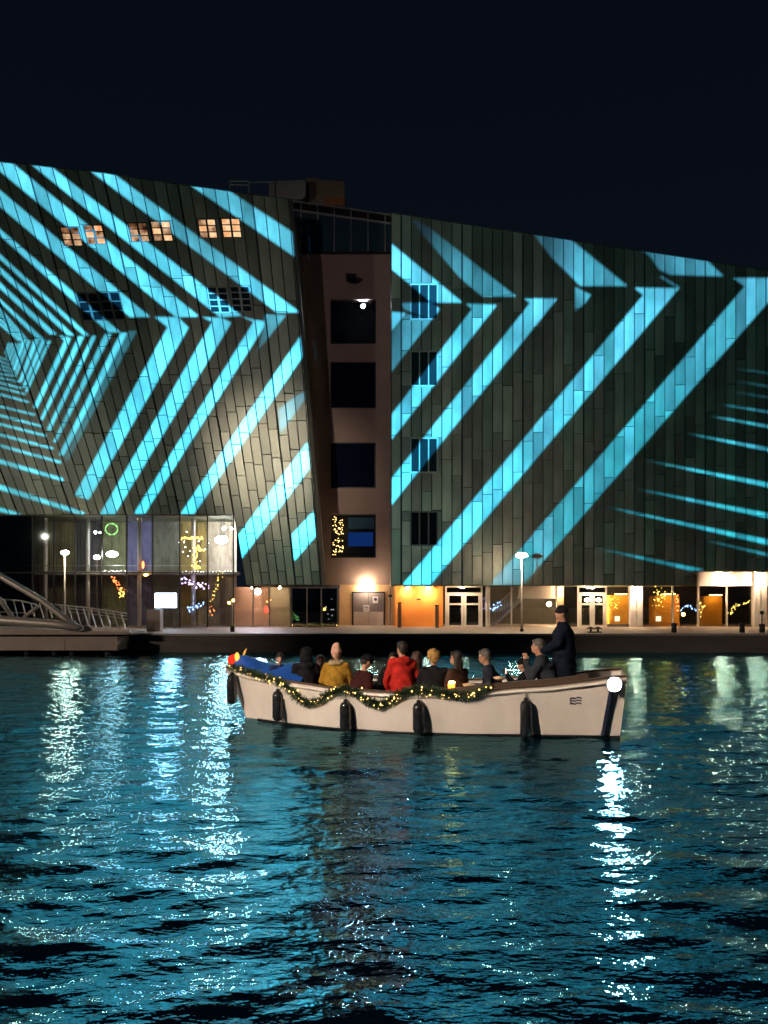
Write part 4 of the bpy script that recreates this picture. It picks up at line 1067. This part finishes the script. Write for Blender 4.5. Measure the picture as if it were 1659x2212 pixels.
# wave emblem on the quarter
navy = mat('navy_ink', (.01,.015,.05), .4)
m = MB()
def hull_at(u, v):           # nearest hull point seen at a survey position
    best = None
    for i in range(0, 121):
        a = LB*i/120
        for j in range(0, 41):
            p = hull(a, j/40, 1); pu = CX+p.x*F/p.y; pv = YH-(p.z-H)*F/p.y
            d_ = (pu-u)**2+(pv-v)**2
            if best is None or d_ < best[0]: best = (d_, a, j/40)
    return best[1], best[2]
ae, fe = hull_at(1247, 1517)
for row in range(3):
    for half in (0, 1):
        for k in range(6):
            t0, t1 = k/6, (k+1)/6
            def pp(t, up_):
                a = ae + (-.115+.115*half + .115*t)*1.0; f = fe + (.055-row*.05)+.012*math.sin(t*math.pi*1.2+.3) + up_
                return hull(a, f, 1)+NR*.004
            m.add([pp(t0,0),pp(t1,0),pp(t1,.026),pp(t0,.026)], [(0,1,2,3)])
m.build('wave_emblem', navy, bt)
# stern lamp on its dark strut
ls = thing('stern_lamp', 'dazzling round white lamp on a dark strut at the stern', 'lamp', P(1304,1590,16.55))
def near_pt(u, v, off):      # a point just outboard of the hull at a survey position
    a, f = hull_at(u, v); p = hull(a, f, 1)+NR*off; return P(u, v, p.y)
pa, pb = near_pt(1322,1490,.10), near_pt(1303,1588,.06)
MB().tube([pa, pb], .055, 10).build('strut', mat('strut_navy', (.03,.035,.07), .3, .5), ls)
lc = P(1326,1478,pa.y-.16)
hm_ = MB().lathe((0,0,0), [(.03,.17),(.10,.16),(.13,.08),(.15,-.04),(.142,-.04),(.125,.05),(.10,.10),(.03,.115)], 24).build('housing', [mat('reflector', (.85,.88,.9), .25, .8)], ls, True)
hm_.data.transform(Matrix.Translation(lc) @ Matrix.Rotation(math.radians(-90),4,'X'))
MB().ball(lc+Vector((0,-.02,0)), .105, 18, 10, (1,.7,1)).build('lens', boat_lamp_m, ls, True)

# fenders
def fender(label, u, v0, v1, off=.16, Y=None, rope=.22):
    y_ = Y if Y else near_pt(u, (v0+v1)/2, off).y
    a_, b_ = P(u, v0, y_), P(u, v1, y_); h = a_.z-b_.z; r = .127
    t = thing('fender', label, 'fender', b_, 'black fenders along the hull')
    MB().lathe(b_, [(.03,0),(r*.75,.03),(r,.10),(r,h-.12),(r*.8,h-.04),(.04,h)], 18).build('body', black_rubber, t, True)
    MB().tube([a_, a_+Vector((0,.05,rope))], .012, 5).build('rope', mat('rope', (.25,.2,.15), .8) if 'rope' not in MATS else MATS['rope'], t)
    MB().lathe(a_-Vector((0,0,.01)), [(.045,0),(.045,.05),(.02,.06)], 10).build('eye', dark_frame, t)
fender('black fender dangling clear of the bow', 501, 1456, 1521, Y=19.2, rope=.2)
fender('black fender at the foremost swag of the garland', 600, 1492, 1558)
fender('black fender below the garland, under the mustard coat', 746, 1515, 1578)
fender('black fender under the red jacket, amidships', 904, 1517, 1585)
fender('black fender hanging below the seated man in grey', 1136, 1512, 1594)

# garland with bulbs
GP = [(492,1438),(525,1448),(560,1458),(600,1470),(622,1484),(640,1505),(665,1520),(692,1514),(712,1495),(738,1489),(762,1491),(780,1506),(818,1525),(846,1514),(866,1496),(900,1491),(940,1494),(985,1503),(1018,1503),(1040,1492),(1062,1482)]
fol = mat('fir_green', (.035,.06,.025), .6, vary=.2)
ga = thing('garland', 'fir garland with warm bulbs swagged along the near gunwale', 'garland', near_pt(800,1500,.1))
path = []
for (u0,v0),(u1,v1) in zip(GP, GP[1:]):
    n = max(2, int(math.hypot(u1-u0, v1-v0)/6))
    for k in range(n):
        t_ = k/n; path.append((u0+(u1-u0)*t_, v0+(v1-v0)*t_))
W3 = [near_pt(u, v, .06) for u, v in path]
for k in range(2):
    W3 = [W3[0]] + [(W3[i-1]+W3[i]*2+W3[i+1])/4 for i in range(1,len(W3)-1)] + [W3[-1]]
MB().tube(W3, .018, 5).build('stem', fol, ga)
rg_ = random.Random(4); m = MB()
for i in range(len(W3)-1):
    for k in range(70):
        c = W3[i].lerp(W3[i+1], rg_.random())
        d_ = Vector((rg_.gauss(0,1), rg_.gauss(0,1), rg_.gauss(0,1))).normalized(); d_.y = -abs(d_.y)*.6 + .1*d_.y
        ln = rg_.uniform(.07,.15); s_ = d_.cross(Vector((rg_.random(),rg_.random(),rg_.random()))).normalized()*.010
        a_ = c + d_*rg_.uniform(0,.03); m.add([a_-s_, a_+s_, a_+d_*ln+s_*.3, a_+d_*ln-s_*.3], [(0,1,2,3)])
o = m.build('foliage', fol, ga); o['kind'] = 'stuff'
bme = MB().ball((0,0,0), 1.0, 6, 4).mesh('bulb', bulb_m)
for i in range(105):
    k = rg_.randrange(len(W3)); 
    c = W3[k] + Vector((rg_.gauss(0,.05), -.05-abs(rg_.gauss(0,.03)), rg_.gauss(-.01,.055)))
    o = link('bulb', bme, ga, c); s_ = rg_.choice((.007,.009,.011,.013,.018)); o.scale = (s_,)*3
# red bow lantern with a glowing golden leaf
rl = thing('bow_lantern', 'glowing red lantern on the bow with a golden flame shape', 'lantern', P(508,1440,19.6))
MB().ball(P(508,1427,19.6), .17, 14, 9, (1.1,.9,.95)).build('shade', glow('lantern_red', (1,.03,.015), 1.6), rl, True)
MB().ball(P(512,1419,19.42), .075, 10, 7, (.8,.5,1.5)).build('flame', glow('lantern_flame', (1,.42,.06), 2.2), rl, True)
MB().prism([P(522,1421,19.6), P(529,1413,19.6), P(533,1400,19.6), P(527,1406,19.6)], (0,.03,0)).build('golden_leaf', glow('leaf_glow', (1,.5,.1), .9), rl)
MB().lathe(P(508,1444,19.6), [(.14,0),(.16,.03),(.08,.06)], 12).build('base', dark_frame, rl)
# candle lantern and cups amidships
cl_ = thing('candle_lantern', 'amber candle lantern glowing on the boat beside the brown coat', 'lantern', P(975,1490,17.1))
MB().lathe(P(975,1488,17.0), [(.05,0),(.075,.01),(.08,.10),(.05,.15),(.03,.17)], 14).build('jar', mat('amber_glass', (.7,.25,.03), .3, emit=(1,.4,.05), es=2.2), cl_, True)
MB().ball(P(976,1474,16.95), .055, 10, 7, (1.3,.8,.6)).build('flame', glow('candle', (1,.55,.15), 28), cl_, True)
for (lab, u, v) in (('pale bread plate beside the candle lantern', 1012, 1485), ('small pale bowl near the man with glasses', 1078, 1470)):
    t = thing('bowl', lab, 'bowl', P(u,v,17.05)); MB().lathe(P(u,v,17.05), [(.05,0),(.09,.02),(.14,.07),(.13,.075),(.08,.04)], 16).build('dish', mat('dish_cream', (.7,.5,.35), .5) if 'dish_cream' not in MATS else MATS['dish_cream'], t, True)
    MB().ball(P(u,v,17.05)+Vector((0,0,.06)), .08, 10, 6, (1.2,1,.5)).build('contents', cream_paint, t, True)

# ------------------------------------------------------------------ people
DG = None
def remeshed(mb, vox, smooth=4):
    me = mb.mesh('tmp', [MATS['dark_wood']]); o = bpy.data.objects.new('tmp', me); COL.objects.link(o)
    r = o.modifiers.new('r', 'REMESH'); r.mode = 'VOXEL'; r.voxel_size = vox; r.use_smooth_shade = True
    if smooth:
        s_ = o.modifiers.new('s', 'SMOOTH'); s_.iterations = smooth; s_.factor = .5
    dg = bpy.context.evaluated_depsgraph_get(); dg.update()
    out = bpy.data.meshes.new_from_object(o.evaluated_get(dg)); bpy.data.objects.remove(o); bpy.data.meshes.remove(me)
    out.materials.clear(); return out
def cap(mb, a, b, ra, rb, n=10, k=6):
    a, b = Vector(a), Vector(b)
    for i in range(k+1): mb.ball(a.lerp(b, i/k), ra+(rb-ra)*i/k, n, 7)
skin_m = mat('skin', (.50,.27,.18), .5, 0, .4); eye_m = mat('eye_dark', (.02,.015,.012), .3)
def cloth(name, c, r=.8): return MATS[name] if name in MATS else mat(name, c, r, 0, .12, nscale=7, namt=.4, bump=.5)
def hair_m(name, c): return MATS[name] if name in MATS else mat(name, c, .55, nscale=25, namt=.45, bump=.6, stretch=(1,1,.3))

def person(label, u, vtop, D, yaw, coat, hair, style='short', seat=True, lean=.06, turn=0, nod=0, arms=None, sc=1.33, hat=None, collar=True, scarf=None, bulk=1.1, hood=False, trousers=None, side=0.0):
    top = P(u, vtop, D)
    HT = .90 if seat else 1.74
    zoff = .0 if seat else .84
    Lx, Ly = side, lean
    hip = Vector((0,0,.10+zoff)); chest = Vector((Lx*.6,Ly*.6,.42+zoff)); nb = Vector((Lx,Ly,.585+zoff)); hc = Vector((Lx*1.15,Ly*1.25+.02,.775+zoff))
    RH = Matrix.Rotation(math.radians(turn),3,'Z') @ Matrix.Rotation(math.radians(-nod),3,'X')
    hp = lambda x_,y_,z_: hc + RH @ Vector((x_,y_,z_))
    if arms is None: arms = [((-.25,.05,.30),(-.13,.30,.18)),((.25,.05,.30),(.13,.30,.18))]
    sh = [nb+Vector((-.165,-.005,-.05)), nb+Vector((.165,-.005,-.05))]
    el = [Vector((Lx*.6,Ly*.6,zoff))+Vector(a[0]) for a in arms]; ha = [Vector((Lx*.5,Ly*.6,zoff))+Vector(a[1]) for a in arms]
    if seat: knees = [Vector((-.12,.43,.10)), Vector((.12,.43,.10))]; feet = [Vector((-.12,.45,-.28)), Vector((.12,.45,-.28))]
    else: knees = [Vector((-.10,.02,.50)), Vector((.10,.02,.50))]; feet = [Vector((-.10,0,.06)), Vector((.10,0,.06))]
    hips = [hip+Vector((-.09,0,0)), hip+Vector((.09,0,0))]
    b = MB()     # body: head, neck, torso and limbs, one surface
    b.ball(hp(0,-.012,.02), 1, 16, 12, (.074,.094,.105), RH); b.ball(hp(0,.028,-.045), 1, 14, 10, (.056,.062,.068), RH)
    b.ball(hp(0,.088,-.012), 1, 8, 6, (.014,.024,.028), RH); b.ball(hp(0,.082,-.068), 1, 8, 6, (.030,.014,.018), RH)
    for s_ in (-1,1): b.ball(hp(s_*.077,-.005,-.005), 1, 8, 6, (.014,.022,.034), RH)
    cap(b, nb+Vector((0,-.01,-.06)), hp(0,-.02,-.06), .056, .05)
    cap(b, hip, chest, .13, .135); cap(b, chest, nb+Vector((0,0,-.06)), .135, .07)
    cap(b, sh[0], sh[1], .055, .055)
    for k in (0,1):
        cap(b, sh[k], el[k], .05, .04); cap(b, el[k], ha[k], .04, .03)
        cap(b, hips[k], knees[k], .085, .06); cap(b, knees[k], feet[k], .06, .045); b.ball(feet[k]+Vector((0,.07,-.02)), 1, 10, 7, (.045,.13,.04))
    body = remeshed(b, .016, 3)
    ex = MB()
    for k in (0,1):    # hands: palm, four fingers and thumb, curled
        f_ = (ha[k]-el[k]).normalized(); sd = f_.cross(Vector((0,0,1))); sd = sd.normalized() if sd.length > .1 else Vector((1,0,0)); dn = sd.cross(f_)
        if dn.z > 0: dn = -dn
        pc = ha[k]+f_*.045
        ex.ball(pc, 1, 10, 7, (.042,.05,.02), Matrix((sd, f_, dn)).transposed())
        for q_ in range(4):
            r0 = pc+f_*.04+sd*(.030-.02*q_); ln = (.03,.034,.032,.025)[q_]
            ex.tube([r0-f_*.01, r0+f_*ln, r0+f_*ln*1.5+dn*ln*.8, r0+f_*ln*1.2+dn*ln*1.7], [.0095,.009,.0085,.007], 6)
        ss = 1 if k == 0 else -1
        t0 = pc+sd*.03*ss-f_*.02
        ex.tube([t0, t0+sd*.022*ss+f_*.025, t0+sd*.022*ss+f_*.05+dn*.02], [.012,.011,.008], 6)
    ex.cur = 1
    for s_ in (-1,1): ex.ball(hp(s_*.031,.072,.012), .011, 8, 6)
    e_me = ex.mesh('tmp2', [skin_m, eye_m], True)
    body.materials.append(skin_m); body.materials.append(eye_m)
    import bmesh
    bm = bmesh.new(); bm.from_mesh(body); bm.from_mesh(e_me); bm.to_mesh(body); bm.free(); bpy.data.meshes.remove(e_me)
    body.polygons.foreach_set('use_smooth', [True]*len(body.polygons))
    parts = [('body', body)]
    c = MB(); B_ = bulk
    zl = .02+zoff if seat else .40
    for i in range(9):
        t_ = i/8; p = Vector((0,0,zl)).lerp(chest, t_) if seat else Vector((0,0,zl)).lerp(chest, t_)
        c.ball(p, 1, 16, 10, ((.200-.02*t_ if seat else .215-.03*math.sin(t_*2.4))*B_, (.165-.02*t_)*B_, .13))
    for i in range(6):
        p = chest.lerp(nb+Vector((0,0,-.03)), i/5); c.ball(p, 1, 16, 10, ((.185-.085*(i/5)**2)*B_, (.140-.055*i/5)*B_, .10))
    cap(c, sh[0]*1.0, sh[1]*1.0, .088*B_, .088*B_)
    for k in (0,1):
        cap(c, sh[k], el[k], .080*B_, .066*B_, k=8); cap(c, el[k], ha[k]-(ha[k]-el[k]).normalized()*.02, .064*B_, .050*B_, k=8)
    if collar: c.ball(nb+Vector((0,-.01,.015)), 1, 14, 8, (.092,.095,.055))
    if hood: c.ball(nb+Vector((0,-.095,.0)), 1, 14, 8, (.13,.075,.085))
    cm_ = remeshed(c, .022, 4)
    rw_ = random.Random(label); f1, f2, f3 = rw_.uniform(24,34), rw_.uniform(12,20), rw_.uniform(0,6)
    nrm = [v.normal.copy() for v in cm_.vertices]
    for v_, n_ in zip(cm_.vertices, nrm):
        q = v_.co; w_ = math.sin(f1*q.z+9*q.x+f3+2*math.sin(f2*q.x+5*q.y)) + .6*math.sin(f2*1.9*(q.x*.8+q.z*.6)+f3*2)
        v_.co = q + n_*(.0075*w_)
    cm_.materials.append(coat); parts.append(('coat', cm_))
    l = MB()
    for k in (0,1): cap(l, hips[k], knees[k], .105, .08); cap(l, knees[k], feet[k]+Vector((0,0,.05)), .078, .062)
    lm = remeshed(l, .022, 3); lm.materials.append(trousers or MATS['trouser_dark']); parts.append(('trousers', lm))
    s2 = MB()
    for k in (0,1): s2.ball(feet[k]+Vector((0,.07,-.015)), 1, 12, 8, (.055,.145,.06))
    sm = s2.mesh('shoes', [MATS['black_rubber']], True); parts.append(('shoes', sm))
    h = MB()
    if hat is None:
        h.ball(hp(0,-.030,.045), 1, 16, 10, (.090,.098,.098), RH); h.ball(hp(0,-.062,-.005), 1, 14, 10, (.080,.060,.085), RH)
        h.ball(hp(0,.045,.095), 1, 12, 8, (.062,.045,.032), RH)
        if style == 'long':
            for i in range(7): h.ball(hp(0,-.068-.004*i,-.02-.045*i), 1, 14, 8, (.092-.003*i,.055,.06), RH)
            for s_ in (-1,1):
                for i in range(5): h.ball(hp(s_*.078,-.02,.02-.05*i), 1, 10, 7, (.026,.05,.05), RH)
        if style == 'curly':
            rr = random.Random(len(label))
            for i in range(60):
                an, el_ = rr.uniform(0,6.28), rr.uniform(-.4,1.5)
                d_ = Vector((math.cos(an)*math.cos(el_)*.095, math.sin(an)*math.cos(el_)*.10-.03, math.sin(el_)*.10+.035))
                if d_.y > .05 and d_.z < .07: continue
                h.ball(hp(*d_), .028, 8, 6)
    else:
        tall = .055 if style == 'tall' else .0
        h.ball(hp(0,-.016,.048), 1, 18, 12, (.092,.110,.092+tall), RH)
        h.ball(hp(0,-.016,.085+tall), 1, 14, 8, (.065,.075,.055), RH)
        for i in range(20):
            an = 2*math.pi*i/20; h.ball(hp(.088*math.cos(an), -.014+.106*math.sin(an), .032), .018, 7, 5)
        if style == 'hooded':
            h.ball(hp(0,-.035,.01), 1, 18, 12, (.115,.115,.135), RH); h.ball(hp(0,-.06,-.09), 1, 16, 10, (.125,.10,.10), RH)
    hm = remeshed(h, .013, 2); hm.materials.append(hat or hair); parts.append(('hat' if hat else 'hair', hm))
    if hat and style not in ('hooded','tall'):
        h2 = MB(); h2.ball(hp(0,-.055,-.02), 1, 14, 10, (.078,.052,.06), RH); x_ = h2.mesh('hair', [hair], True); parts.append(('hair', x_))
    if scarf:
        s3 = MB()
        for i in range(22):
            an = 2*math.pi*i/22; s3.ball(nb+Vector((.098*math.cos(an), -.005+.10*math.sin(an), .035+.012*math.sin(an*3))), .042, 8, 6)
        sm3 = remeshed(s3, .014, 2); sm3.materials.append(scarf); parts.append(('scarf', sm3))
    topz = max(v.co.z for v in hm.vertices)
    tz = top.z - topz*sc
    hx = Matrix.Rotation(math.radians(yaw),3,'Z') @ Vector((hc.x,hc.y,0))*sc
    T = Matrix.Translation((top.x-hx.x, top.y-hx.y, tz)) @ Matrix.Rotation(math.radians(yaw),4,'Z') @ Matrix.Scale(sc,4)
    root = thing('person', label, 'person', T.translation, 'people aboard the boat')
    for nme, me in parts:
        me.name = nme; me.transform(T); link(nme, me, root)
    return root, T, ha

mat('trouser_dark', (.03,.03,.04), .8)
black_c = cloth('coat_black', (.012,.012,.014)); mustard = cloth('coat_mustard', (.36,.20,.025)); maroon = cloth('coat_maroon', (.045,.012,.012))
red_c = cloth('coat_red', (.48,.025,.018)); brown_c = cloth('coat_brown', (.06,.03,.02)); navy_c = cloth('coat_navy', (.022,.026,.04)); grey_c = cloth('coat_grey', (.035,.04,.05)); blue_c = cloth('coat_blue', (.02,.035,.10)); dnavy = cloth('coat_deep_navy', (.006,.010,.021))
pink_w = cloth('knit_pink', (.62,.36,.28)); cream_w = cloth('scarf_cream', (.46,.36,.22)); blk_w = cloth('knit_black', (.010,.010,.012))
h_dark = hair_m('hair_dark', (.02,.013,.01)); h_blond = hair_m('hair_blonde', (.42,.24,.08)); h_brown = hair_m('hair_brown', (.06,.03,.018)); h_grey = hair_m('hair_grey', (.10,.085,.075))
relax = None
person('child with dark hair and blue coat beside the blue bow cover', 605, 1409, 18.9, 205, blue_c, h_dark, sc=1.04, nod=14, turn=-15)
person('person in a black hooded coat seated with back turned, nearest the bow', 661, 1396, 18.55, 12, black_c, h_dark, 'hooded', hat=blk_w, bulk=1.08, hood=True)
person('person mostly hidden between the hooded black coat and the mustard coat', 693, 1414, 19.1, 190, brown_c, h_brown, sc=1.2)
person('person in a mustard coat and tall pink knitted hat, back turned', 727, 1388, 18.2, -4, mustard, h_brown, 'tall', hat=pink_w, scarf=cream_w, bulk=1.05)
person('person in a dark maroon coat and black cap bending forward', 793, 1412, 18.0, -60, maroon, h_dark, 'cap', hat=blk_w, lean=.20, nod=32)
person('person in a bright red hooded jacket with short dark hair, back turned', 867, 1384, 17.7, 14, red_c, h_dark, hood=True, turn=22, bulk=1.04, arms=[((-.27,.02,.28),(-.20,.16,.06)),((.27,.02,.28),(.18,.26,.14))])
person('dark-haired person half hidden behind the red jacket, toward the bow', 850, 1408, 18.9, 175, black_c, h_dark)
person('long-haired person half hidden behind the red jacket, toward the stern', 899, 1406, 18.7, 20, brown_c, h_brown, 'long')
person('person with curly blonde hair in a black coat, back turned', 937, 1400, 17.55, -6, black_c, h_blond, 'curly')
person('woman-length dark hair over a brown coat, turned to face the bow', 984, 1405, 17.6, 48, brown_c, h_dark, 'long', turn=30, lean=.04)
mg, T_, _ = person('man with glasses in a dark navy coat leaning toward the bow', 1046, 1401, 17.7, 84, navy_c, h_grey, lean=.16, nod=10)
# glasses of that person sit on the nose (part of what he wears)
g_ = MB(); RHm = Matrix.Rotation(math.radians(-10),3,'X'); hcm = Vector((0,.16*1.25+.02,.775))
gp = lambda x_,y_,z_: T_ @ (hcm + RHm @ Vector((x_,y_,z_)))
for dx in (-.033,.033): g_.tube([gp(dx+.027*math.cos(a), .098, .012+.022*math.sin(a)) for a in [2*math.pi*k/12 for k in range(13)]], .005, 4)
for sx in (-1,1): g_.tube([gp(sx*.06,.095,.016), gp(sx*.082,.0,.02)], .005, 4)
g_.tube([gp(-.008,.1,.016), gp(.008,.1,.016)], .005, 4)
g_.build('glasses', dark_frame, mg)
pp_, T9, ha9 = person('person in black raising a glowing phone beside the man in grey', 1128, 1420, 18.2, 70, black_c, h_dark, 'cap', hat=blk_w, lean=.10, sc=1.2, arms=[((-.26,.16,.36),(-.20,.34,.58)),((.24,.06,.28),(.14,.30,.20))])
hw = T9 @ (ha9[0]+Vector((0,.03,.07)))
ph = thing('mobile_phone', 'lit mobile phone held up by the person in black', 'phone', hw)
MB().box(hw.x-.008,hw.y-.04,hw.z-.06,hw.x+.006,hw.y+.04,hw.z+.09).build('case', dark_frame, ph); MB().box(hw.x-.004,hw.y-.044,hw.z-.05,hw.x+.010,hw.y-.0405,hw.z+.08).build('screen', glow('phone_screen', (1,.75,.6), 3.0), ph)
person('man in a grey coat seated in profile, hand raised to his chin', 1161, 1379, 17.35, 74, grey_c, h_grey, lean=.16, bulk=1.12, arms=[((-.26,.22,.26),(-.10,.30,.56)),((.30,.02,.26),(.24,.16,.04))])
person('helmsman in a long deep navy coat and black knitted hat, standing', 1212, 1307, 17.45, 78, dnavy, h_dark, 'beanie', seat=False, hat=blk_w, lean=.03, turn=18, bulk=1.28, collar=True, arms=[((-.28,.10,.28),(-.18,.34,.16)),((.27,-.02,.26),(.22,.10,.0))])
